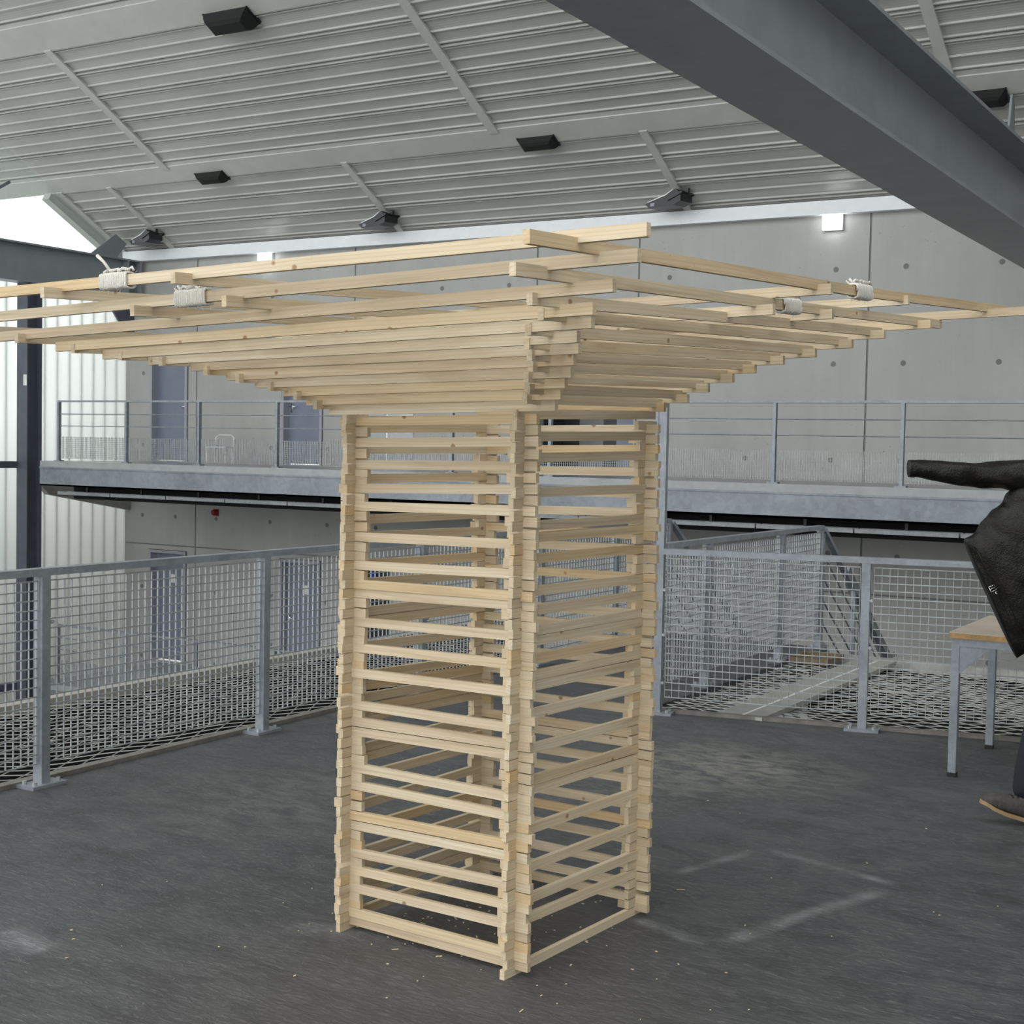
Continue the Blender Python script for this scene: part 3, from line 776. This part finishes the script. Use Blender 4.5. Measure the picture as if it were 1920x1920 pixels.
for (face, side), zs in stacks.items():
    ax = 0 if face in 'FB' else 1
    lo = .0156 if ax == 0 else 0.0
    hi = 1.745
    occ = sorted(zs); cur = lo
    gaps = []
    for z in occ + [hi + HB / 2]:
        if z - HB / 2 - cur > .018: gaps.append((cur, z - HB / 2))
        cur = z + HB / 2
    for (g0, g1) in gaps:
        n = max(1, round((g1 - g0) / PITCH)); st = (g1 - g0) / n
        for i in range(n):
            zc = g0 + (i + .5) * st; L = .113 + rnd.uniform(-.010, .012); sh = jit(.006)
            if ax == 0: c = ((uL if side == 0 else uR) + sh, (vF if face == 'F' else vB) + jit(.002), zc); rz = jit(.03)
            else: c = ((uL if face == 'L' else uR) + jit(.002), (vF if side == 0 else vB) + sh, zc); rz = math.pi / 2 + jit(.03)
            inst('spacer_block', BLK, pav, (c[0] - UC, c[1] - VC, c[2]), (0, jit(.03), rz), (L, TB, min(.0306, st * .985)))

# canopy: front laths (along u). each: v plane, left end (u, z bottom), right end
FR = [(3.582, -3.299, 1.743, -2.388, 1.759), (3.528, -3.352, 1.774, -2.334, 1.79), (3.475, -3.405, 1.802, -2.285, 1.821), (3.407, -3.472, 1.827, -2.22, 1.847), (3.341, -3.538, 1.85, -2.169, 1.877),
      (3.259, -3.62, 1.878, -2.101, 1.902), (3.162, -3.718, 1.894, -2.044, 1.924), (3.06, -3.819, 1.908, -1.936, 1.95), (2.956, -3.923, 1.929, -1.867, 1.972)]
for (v, ul, zl, ur, zr) in FR:
    lath((ul, v + TB / 2, zl + HB / 2), (ur, v + TB / 2, zr + HB / 2))
# F10, F11, F12 run out of the picture at left; the upper two are spliced under a rope
lath((-4.75, 2.86 + TB / 2, 1.945 + HB / 2), (-1.753, 2.86 + TB / 2, 2.012 + HB / 2))
def zl11(u): return 2.061 + (u + 1.623) * .02155
def zl12(u): return 2.100 + (u + 1.549) * .0128
lath((-3.06, 2.75 + TB / 2, zl11(-3.06) + HB / 2), (-1.623, 2.75 + TB / 2, 2.061 + HB / 2)); lath((-4.95, 2.757 + TB / 2, zl11(-4.95) + HB / 2), (-3.06, 2.751 + TB / 2, zl11(-3.06) + HB / 2))
lath((-3.27, 2.66 + TB / 2, zl12(-3.27) + HB / 2), (-1.549, 2.66 + TB / 2, 2.100 + HB / 2)); lath((-5.05, 2.667 + TB / 2, zl12(-5.05) + HB / 2), (-3.27, 2.661 + TB / 2, zl12(-3.27) + HB / 2))
# right laths (along v): outer face u, near end (v, z bottom), far end
RR = [(-2.433, 3.5, 1.776, -2.502, 4.47, 1.797), (-2.387, 3.446, 1.803, -2.452, 4.52, 1.829), (-2.35, 3.386, 1.834, -2.4, 4.575, 1.868), (-2.289, 3.319, 1.86, -2.337, 4.64, 1.904), (-2.242, 3.245, 1.885, -2.28, 4.695, 1.939),
      (-2.191, 3.156, 1.91, -2.208, 4.77, 1.972), (-2.117, 3.056, 1.938, -2.125, 4.86, 2.001), (-2.008, 2.953, 1.964, -2.029, 4.96, 2.037), (-1.964, 2.84, 1.989, -1.944, 5.05, 2.075)]
for (un, vn, zn, u, vf, zf) in RR:
    lath((un - TB / 2, vn, zn + HB / 2), (u - TB / 2, vf, zf + HB / 2))
U10, U11 = -1.862, -1.722
lath((U10 - TB / 2, 2.625, 2.030 + HB / 2), (U10 - TB / 2, 4.08, 2.079 + HB / 2)); lath((U10 - TB / 2 + .003, 4.08, 2.079 + HB / 2), (-1.815, 5.29, 2.118 + HB / 2))
lath((U11 - TB / 2, 2.475, 2.073 + HB / 2), (U11 - TB / 2, 4.30, 2.137 + HB / 2)); lath((U11 - TB / 2 + .003, 4.30, 2.137 + HB / 2), (-1.625, 5.45, 2.178 + HB / 2))
# back laths (along u): front face v, right end (u, z), left end
BB = [(4.38, -2.465, 1.781), (4.43, -2.402, 1.813), (4.482, -2.35, 1.852), (4.545, -2.288, 1.888), (4.602, -2.231, 1.923), (4.674, -2.158, 1.956), (4.757, -2.075, 1.985), (4.853, -1.979, 2.021), (4.938, -1.894, 2.059), (5.061, -1.771, 2.1), (5.265, -1.562, 2.151)]
for (v, ur, zr) in BB:
    o_ = v - 4.36; ul = -3.26 - o_
    if v < 5.2: lath((ul, v + TB / 2, zr + (ul - ur) * .016 + HB / 2), (ur, v + TB / 2, zr + HB / 2))
    else: lath((-4.3, v + TB / 2, zr - .05 + HB / 2), (-1.25, v + TB / 2, zr + .008 + HB / 2))
# left laths (along v): right face u, near end (v, z)
LL = [(-3.279, 3.502, 1.76), (-3.325, 3.455, 1.789), (-3.385, 3.394, 1.816), (-3.458, 3.322, 1.84), (-3.531, 3.25, 1.863), (-3.631, 3.148, 1.889), (-3.721, 3.058, 1.903), (-3.825, 2.955, 1.922), (-3.948, 2.832, 1.949), (-4.30, 2.75, 1.985)]
for (u, vn, zn) in LL:
    o_ = -3.21 - u; vf = 4.43 + o_ * .9
    lath((u - TB / 2, vn, zn + HB / 2), (u - TB / 2, vf, zn + (vf - vn) * .042 + HB / 2))
# extra cross laths in the open upper layers
for (u, v, z) in ((-3.513, 2.6, 2.051), (-2.959, 2.6, 2.064), (-3.23, 2.69, 1.996), (-2.86, 2.69, 2.007)):
    lath((u, v, z + HB / 2), (u, v + 2.55, z + 2.55 * .044 + HB / 2))
for (u, v, z) in ((-1.68, 3.96, 2.11), (-1.68, 4.59, 2.137), (-1.81, 3.85, 2.046), (-1.81, 4.28, 2.070)):
    lath((u - 2.0, v, z - .035 + HB / 2), (u, v, z + HB / 2))

# rope bindings
def rope(c, axis, L, tilt, seed, tail=None):
    r_ = random.Random(seed); c = Vector(c) - Vector((UC, VC, 0))
    o = empty('rope_binding', c, 0, pav); o['label'] = 'pale sisal rope wound round the spliced laths'
    m = MB(); rr = .0036; turns = int(L / (rr * 1.95)); pts = []
    hw, hh = TB / 2 + .008, HB / 2 + .006
    for i in range(turns * 16 + 1):
        t = 2 * math.pi * i / 16; s_ = -L / 2 + L * i / (turns * 16)
        a, b = math.cos(t), math.sin(t); pw_ = .45
        x_ = math.copysign(abs(a) ** pw_, a) * hw; z_ = math.copysign(abs(b) ** pw_, b) * hh
        j = 1 + r_.uniform(-.05, .05)
        p = (s_, x_ * j, z_ * j + tilt * s_) if axis == 0 else (x_ * j, s_, z_ * j + tilt * s_)
        pts.append(p)
    m.tube(pts, rr, 6); m.build('winding', ROPE, o, True, fix=False)
    k = MB(); top = hh + .004; ps = []
    for i in range(9):
        s_ = -L * .45 + L * .9 * i / 8
        q = (s_, r_.uniform(-.006, .006), top + abs(math.sin(i * 1.9)) * .010 + tilt * s_)
        ps.append(q if axis == 0 else (q[1], q[0], q[2]))
    k.tube(ps, .0045, 6)
    if tail:
        k.tube([ps[2], tuple(Vector(ps[2]) + Vector(tail) * .5 + Vector((0, 0, .004))), tuple(Vector(ps[2]) + Vector(tail))], [.0045, .004, .0055], 6)
    else:
        lp = ps[0]; k.tube([lp, (lp[0] - .012, lp[1], lp[2] + .012), (lp[0] - .022, lp[1] - .002, lp[2] + .006), (lp[0] - .012, lp[1], lp[2] - .004)], .004, 6)
    e = ps[-1]; k.tube([e, (e[0] + .012 * (axis == 0), e[1] + .012 * (axis == 1), e[2] + .006), (e[0] + .02 * (axis == 0), e[1] + .03 * (axis == 1), e[2] - .004)], .0035, 6)
    k.build('knot', ROPE, o, True, fix=False)
    f = MB()
    for i in range(46):
        s_ = r_.uniform(-L / 2, L / 2); th = r_.uniform(0, 6.28)
        b0 = Vector((s_, math.cos(th) * hw, math.sin(th) * hh)); dd = Vector((r_.uniform(-.6, .6), math.cos(th), math.sin(th))).normalized() * r_.uniform(.006, .02)
        b1 = b0 + dd * .6; b2 = b0 + dd + Vector((r_.uniform(-.004, .004), 0, r_.uniform(-.006, .003)))
        sw = (lambda q: q) if axis == 0 else (lambda q: Vector((q.y, q.x, q.z)))
        f.tube([sw(b0), sw(b1), sw(b2)], .0004, 3, cap=False)
    f.build('loose_fibres', ROPE, o, fix=False)['kind'] = 'stuff'
rope((-3.27, 2.67, zl12(-3.27) + HB / 2), 0, .115, .0128, 1, tail=(-.055, 0, .045))
rope((-3.055, 2.76, zl11(-3.055) + HB / 2), 0, .125, .0215, 2)
rope((U11 - TB / 2, 4.30, 2.137 + HB / 2), 1, .125, .035, 3)
rope((U10 - TB / 2, 4.08, 2.079 + HB / 2), 1, .120, .033, 4)

# wood shavings left on the floor around the tower
m = MB(); r_ = random.Random(9)
for i in range(150):
    cx, cyy = (r_.gauss(-2.55, .35), r_.gauss(4.15, .35)) if i < 115 else (r_.uniform(-4.2, -.9), r_.uniform(3.0, 6.8))
    L = r_.uniform(.003, .010) if i % 12 else r_.uniform(.015, .03); a = r_.uniform(0, 6.28); d = Vector((math.cos(a), math.sin(a), 0)) * L
    m.bar(Vector((cx, cyy, .0018)) - d / 2, Vector((cx, cyy, .0022)) + d / 2, r_.uniform(.002, .005), .002)
o = m.build('wood_shavings', SHAV, fix=False); tag(o, 'small pale wood shavings scattered on the floor round the tower', 'wood shavings', kind='stuff')

# ------------------------------------------------------------------ table
tb = tag(empty('work_table', (-1.80, 7.43, 0)), 'galvanised steel table with a plywood top at the right edge', 'table')
TL, TD = 1.85, .88
def leg(x, y):
    l_ = MB().box((x, y, .02), (x + .04, y + .04, .715)).build('leg', GALV, tb); MB().box((x - .002, y - .002, 0), (x + .042, y + .042, .022)).build('rubber_foot', RUBBER, l_)
for x in (0, TL - .04):
    for y in (0, TD - .04): leg(x, y)
MB().box((.04, 0, .675), (TL - .04, .04, .715)).build('apron', GALV, tb); MB().box((.04, TD - .04, .675), (TL - .04, TD, .715)).build('apron', GALV, tb)
MB().box((0, .04, .675), (.04, TD - .04, .715)).build('apron', GALV, tb); MB().box((TL - .04, .04, .675), (TL, TD - .04, .715)).build('apron', GALV, tb)
MB().prism([(.04, .675), (.19, .675), (.04, .53)], 1, .004, .010).build('gusset', GALV, tb)
top = MB().box((-.01, -.01, .7155), (TL + .01, TD + .01, .742)).build('plywood_core', PLYE, tb)
MB().box((-.011, -.011, .742), (TL + .011, TD + .011, .7475)).build('table_top', PLY, tb)

# ------------------------------------------------------------------ person at the right edge, swinging a leather jacket
# local frame: x = picture right, y = away from the camera, z = up ; origin under the hips
PS = .002435
P0 = Vector((-1.13, 6.93, 0))
pang = math.atan2(R0.y, R0.x)
per = tag(empty('person', P0, pang), 'person in navy trousers and grey suede shoes stepping in from the right edge', 'person')
def pxl(px, py, dy=0.0):
    # point seen at a picture pixel in the person's plane, local coordinates
    dwn = FW + RT * ((px - 960) / 2691.5) - UP * ((py - 960) / 2691.5)
    o_ = Vector((0, 0, EYE)); n_ = F0; t = ((P0 + F0 * dy - o_).dot(n_)) / dwn.dot(n_)
    wpt = o_ + dwn * t - P0
    return Vector((wpt.dot(R0), wpt.dot(F0), wpt.z))
def skin_mesh(name, nodes, edges, mat, parent, sub=2):
    me = bpy.data.meshes.new(name); me.from_pydata([n[0] for n in nodes], edges, [])
    o = bpy.data.objects.new(name, me); col.objects.link(o); o.parent = parent
    md = o.modifiers.new('Skin', 'SKIN'); md.use_smooth_shade = True
    for i, n in enumerate(nodes):
        sv = me.skin_vertices[0].data[i]; r = n[1]; sv.radius = (r, r) if not isinstance(r, tuple) else r
        sv.use_root = (i == 0)
    ss = o.modifiers.new('Sub', 'SUBSURF'); ss.levels = sub; ss.render_levels = sub
    me.materials.append(mat)
    return o
hip = pxl(1990, 1150); hip = Vector((hip.x, 0, .96))
heel = pxl(1921, 1528, -.15); toe = pxl(1850, 1492, -.15)
ank = Vector((heel.x - .015, -.15, .12))
knee = Vector((ank.x + .085, -.12, .52))
sx0 = hip.x
body = [((sx0, 0, .98), (.15, .12)), ((sx0 - .01, 0, 1.12), (.14, .11)), ((sx0 + .01, 0, 1.32), (.17, .12)), ((sx0 + .02, 0, 1.46), (.12, .10)), ((sx0 + .02, 0, 1.55), .055), ((sx0 + .01, 0, 1.61), .05),
        ((sx0 + .02, -.17, 1.47), .06), ((sx0 + .02, .17, 1.47), .06), ((sx0 + .22, -.24, 1.26), .048), ((sx0 + .14, -.27, 1.42), .038), ((sx0 + .24, .30, 1.27), .048), ((sx0 + .16, .30, 1.45), .038)]
skin_mesh('torso', body, [(0, 1), (1, 2), (2, 3), (3, 4), (4, 5), (3, 6), (3, 7), (6, 8), (8, 9), (7, 10), (10, 11)], SHIRT, per)
legs = [((sx0, 0, .97), (.15, .12)), ((sx0 - .01, -.10, .90), .095), (tuple(knee), .062), ((ank.x + .02, -.14, .25), .056), (tuple(ank + Vector((.005, 0, -.01))), .054),
        ((sx0 + .01, .10, .90), .095), ((sx0 + .10, .11, .52), .065), ((sx0 + .30, .12, .22), .052), ((sx0 + .36, .12, .14), .048)]
skin_mesh('trousers', legs, [(0, 1), (1, 2), (2, 3), (3, 4), (0, 5), (5, 6), (6, 7), (7, 8)], NAVY, per)
def shoe(at, pitch, par, yoff):
    # toe towards -x ; length .29 ; sections along x
    def ringp(x, wd, z0, z1, k=14):
        out = []
        for i in range(k):
            t = 2 * math.pi * i / k; a, b = math.cos(t), math.sin(t)
            out.append((x, wd * math.copysign(abs(a) ** .8, a), z0 + (z1 - z0) * (.5 + .5 * math.copysign(abs(b) ** .75, b))))
        return out
    s_ = empty('shoe', at, 0, par); s_.rotation_euler = (0, pitch, 0)
    up_ = MB().loft([ringp(-.215, .012, .030, .045), ringp(-.20, .034, .018, .068), ringp(-.165, .046, .014, .082), ringp(-.11, .048, .014, .088), ringp(-.06, .043, .014, .105), ringp(-.02, .040, .014, .125), ringp(.03, .038, .014, .120), ringp(.06, .034, .016, .105), ringp(.075, .018, .025, .085)])
    up_.build('upper', SUEDE, s_, True)
    so = []
    for (x, wd) in ((-.222, .012), (-.205, .038), (-.165, .051), (-.11, .053), (-.05, .046), (.02, .043), (.06, .038), (.08, .018)):
        lift = .016 if x < -.2 else (.006 if x < -.16 else 0)
        so.append([(x, -wd, lift), (x, wd, lift), (x, wd, lift + .016), (x, -wd, lift + .016)])
    MB().loft(so).build('sole', SOLE, s_)
    lc = MB()
    for i in range(3): lc.tube([(-.055 - i * .022, -.03, .098 - i * .006), (-.055 - i * .022, 0, .108 - i * .007), (-.055 - i * .022, .03, .098 - i * .006)], .004, 6)
    lc.build('laces', BLACK, s_)
shoe(ank - Vector((-.02, 0, .12)) + Vector((0, 0, .012)), math.radians(17), per, 0)
shoe(Vector((sx0 + .38, .12, .05)), math.radians(-28), per, 0)
# head
hc = Vector((sx0 - .01, 0, 1.73))
hm = bmesh.new(); bmesh.ops.create_uvsphere(hm, u_segments=28, v_segments=20, radius=1)
for v in hm.verts:
    x, y, z = v.co; f_ = max(0, -x)
    x *= .098; y *= .078 * (1 - .22 * max(0, -z)); z *= .120
    if v.co.x < -.75 and abs(v.co.y) < .22 and -.25 < v.co.z < .12: x -= .020 * (1 - abs(v.co.y) / .22)          # nose
    if v.co.x < -.6 and .1 < v.co.z < .3 and .2 < abs(v.co.y) < .55: x += .008                                       # eye sockets
    if v.co.x < -.3 and v.co.z < -.6: x -= .012                                                                       # chin
    v.co = hc + Vector((x, y, z))
me = bpy.data.meshes.new('head'); hm.to_mesh(me); hm.free(); me.materials.append(SKIN)
for p_ in me.polygons: p_.use_smooth = True
hd = bpy.data.objects.new('head', me); col.objects.link(hd); hd.parent = per
for s_ in (-1, 1):
    em = bmesh.new(); bmesh.ops.create_uvsphere(em, u_segments=10, v_segments=8, radius=.011); m_ = bpy.data.meshes.new('eye'); em.to_mesh(m_); em.free(); m_.materials.append(BLACK)
    eo = inst('eye', m_, hd, hc + Vector((-.083, s_ * .031, .012)))
    MB().loft([[(hc.x + .01 + r * math.cos(t), hc.y + s_ * (.072 + dy), hc.z + r * 1.6 * math.sin(t)) for t in [2 * math.pi * i / 10 for i in range(10)]] for r, dy in ((.012, 0), (.018, .008), (.012, .016))]).build('ear', SKIN, hd, True)
MB().tube([(hc.x - .090, -.022, hc.z - .062), (hc.x - .094, 0, hc.z - .060), (hc.x - .090, .022, hc.z - .062)], .005, 6).build('mouth', plain('lips', (.4, .16, .14), .5), hd, True)
hb_ = bmesh.new(); bmesh.ops.create_uvsphere(hb_, u_segments=24, v_segments=18, radius=1)
bmesh.ops.delete(hb_, geom=[v for v in hb_.verts if v.co.z < -.35 or (v.co.x < -.55 and v.co.z < .45)], context='VERTS')
for v in hb_.verts: v.co = hc + Vector((v.co.x * .108 + .004, v.co.y * .088, v.co.z * .130 + .004))
me = bpy.data.meshes.new('hair'); hb_.to_mesh(me); hb_.free(); me.materials.append(HAIR); ho = bpy.data.objects.new('hair', me); col.objects.link(ho); ho.parent = hd
sm = ho.modifiers.new('thick', 'SOLIDIFY'); sm.thickness = .012
# hands closing on the jacket collar
def hand(at, sgn):
    h_ = empty('hand', at, 0, per)
    nodes = [((0, 0, 0), .030), ((-.045, 0, .012), (.036, .016)), ((-.085, 0, .018), (.036, .014))]; ed = [(0, 1), (1, 2)]
    skin_mesh('palm', nodes, ed, SKIN, h_, 2)
    for i, (o_, L) in enumerate(((-.027, .072), (-.009, .082), (.009, .077), (.027, .060))):
        b0 = (-.080, o_, .018)
        skin_mesh('finger', [(b0, .0095), ((b0[0] - L * .40, o_ * 1.05, .020), .009), ((b0[0] - L * .62, o_ * 1.05, .000), .0085), ((b0[0] - L * .50, o_ * 1.05, -.018), .0075)], [(0, 1), (1, 2), (2, 3)], SKIN, h_, 1)
    skin_mesh('thumb', [((-.030, sgn * .030, .008), .012), ((-.060, sgn * .052, -.002), .0105), ((-.088, sgn * .048, -.016), .009)], [(0, 1), (1, 2)], SKIN, h_, 1)
hand(Vector((sx0 + .12, -.27, 1.44)), 1); hand(Vector((sx0 + .14, .30, 1.47)), -1)

# leather jacket
jk = tag(empty('leather_jacket', P0, pang), 'black leather jacket with an outflung sleeve, swung open at the right edge', 'jacket')
def wr(p, amp, f=16.0, sd=0):
    v_ = noise.noise(Vector((p[0] * f * .45 + sd, p[1] * f, p[2] * f + p[0] * f * .5))) + .5 * noise.noise(Vector((p[0] * f + 9, p[1] * 2 * f, p[2] * 2 * f + sd)))
    return amp * v_
def tube_rings(cs, k=30, amp=.010, sd=0):
    rings = []; out = []
    N = 46
    for s_ in range(N + 1):
        t = s_ / N * (len(cs) - 1); i = min(int(t), len(cs) - 2); f_ = t - i; f2 = f_ * f_ * (3 - 2 * f_)
        (ct_, cb_, d_) = [cs[i][q] * (1 - f2) + cs[i + 1][q] * f2 if q < 2 else cs[i][q] * (1 - f2) + cs[i + 1][q] * f2 for q in range(3)]
        mid = (ct_ + cb_) / 2; hv = (ct_ - cb_) / 2
        ring_ = []
        for j in range(k):
            a = 2 * math.pi * j / k
            ca, sa = math.cos(a), math.sin(a)
            p_ = mid + hv * (math.copysign(abs(sa) ** .85, sa)) + Vector((0, d_ * math.copysign(abs(ca) ** .85, ca), 0))
            edge = 1 - min(1, abs(t - 0) * 3)
            off = wr(p_, amp * (1 - .7 * edge), 15, sd)
            dirn = (p_ - mid); dirn = dirn.normalized() if dirn.length else dirn
            ring_.append(p_ + dirn * off * .6 + Vector((0, -off * .8 * (1 if ca < 0 else -1), 0)))
        rings.append(ring_)
    return rings
J = -.10
def q2(px, py): return pxl(px, py, J)
slv = [(q2(1706, 863), q2(1706, 894), .040), (q2(1735, 862), q2(1737, 899), .046), (q2(1790, 866), q2(1790, 910), .052), (q2(1840, 867), q2(1838, 915), .06), (q2(1885, 865), q2(1880, 915), .07), (q2(1930, 860), q2(1925, 925), .085), (q2(1985, 858), q2(1985, 960), .10)]
def to_local(mb): return mb
MB().loft(tube_rings(slv, 30, .013, 3)).build('sleeve', LEATHER, jk, True)
cf = [(q2(1704.5, 862), q2(1704.5, 895), .041), (q2(1712, 862), q2(1713, 896), .043)]
rings = tube_rings(cf, 30, .001, 1); MB().loft(rings).build('cuff', LEATHER, jk, True)
bod = [(q2(1808, 1014), q2(1907, 1234), .045), (q2(1816, 1006), q2(1918, 1226), .060), (q2(1848, 972), q2(1965, 1212), .085), (q2(1880, 938), q2(2005, 1180), .105), (q2(1905, 905), q2(2050, 1130), .115), (q2(1960, 870), q2(2085, 1060), .11), (q2(2030, 858), q2(2100, 970), .09)]
MB().loft(tube_rings(bod, 40, .016, 7)).build('jacket_body', LEATHER, jk, True)
# waistband along the hem, belt strap and buckle
hb1 = [(q2(1806.5, 1014), q2(1906, 1236), .050), (q2(1815, 1005), q2(1919, 1228), .066)]
hemm = []
a0, b0 = q2(1818, 1020), q2(1900, 1200)
st1 = MB()
for off in (7, 17):
    st1.tube([q2(1808 + off + (99 * t), 1014 - off * .25 + 218 * t) + Vector((0, -.062 - .03 * math.sin(math.pi * t), 0)) for t in [i / 12 for i in range(1, 12)]], .0022, 5)
st1.build('hem_seam', LEATHER, jk, True)
bc = q2(1847, 1099) + Vector((0, -.102, 0)); dl = (q2(1907, 1234) - q2(1808, 1014)).normalized(); dn = Vector((0, -1, 0)).cross(dl).normalized()
bk = MB(); w1, h1 = .013, .012
cor = [bc + dl * a * h1 + dn * b * w1 for a, b in ((-1, -1), (-1, 1), (1, 1), (1, -1))]
bk.tube(cor + [cor[0]], .0017, 6); bk.tube([bc - dn * w1, bc + dn * w1 * .7], .0013, 6)
bk.build('buckle', CHROME, jk, True)
sp_ = MB(); sp_.bar(bc - dl * .05 + Vector((0, .006, 0)), bc + dl * .11 + Vector((0, .012, 0)), .006, .026, up=dn); sp_.build('belt_strap', LEATHER, jk)
ey_ = q2(1853, 1107) + Vector((0, -.104, 0)); MB().tube([ey_ + Vector((.004 * math.cos(t), -.002, .004 * math.sin(t))) for t in [2 * math.pi * i / 10 for i in range(10)]], .0016, 5, closed=True).build('eyelet', CHROME, jk, True)
cs_ = MB(); cs_.tube([q2(1862 + 60 * t, 1060 - 28 * t) + Vector((0, -.112 - .01 * math.sin(3 * t), 0)) for t in [i / 8 for i in range(9)]], .002, 5); cs_.build('panel_seam', LEATHER, jk, True)
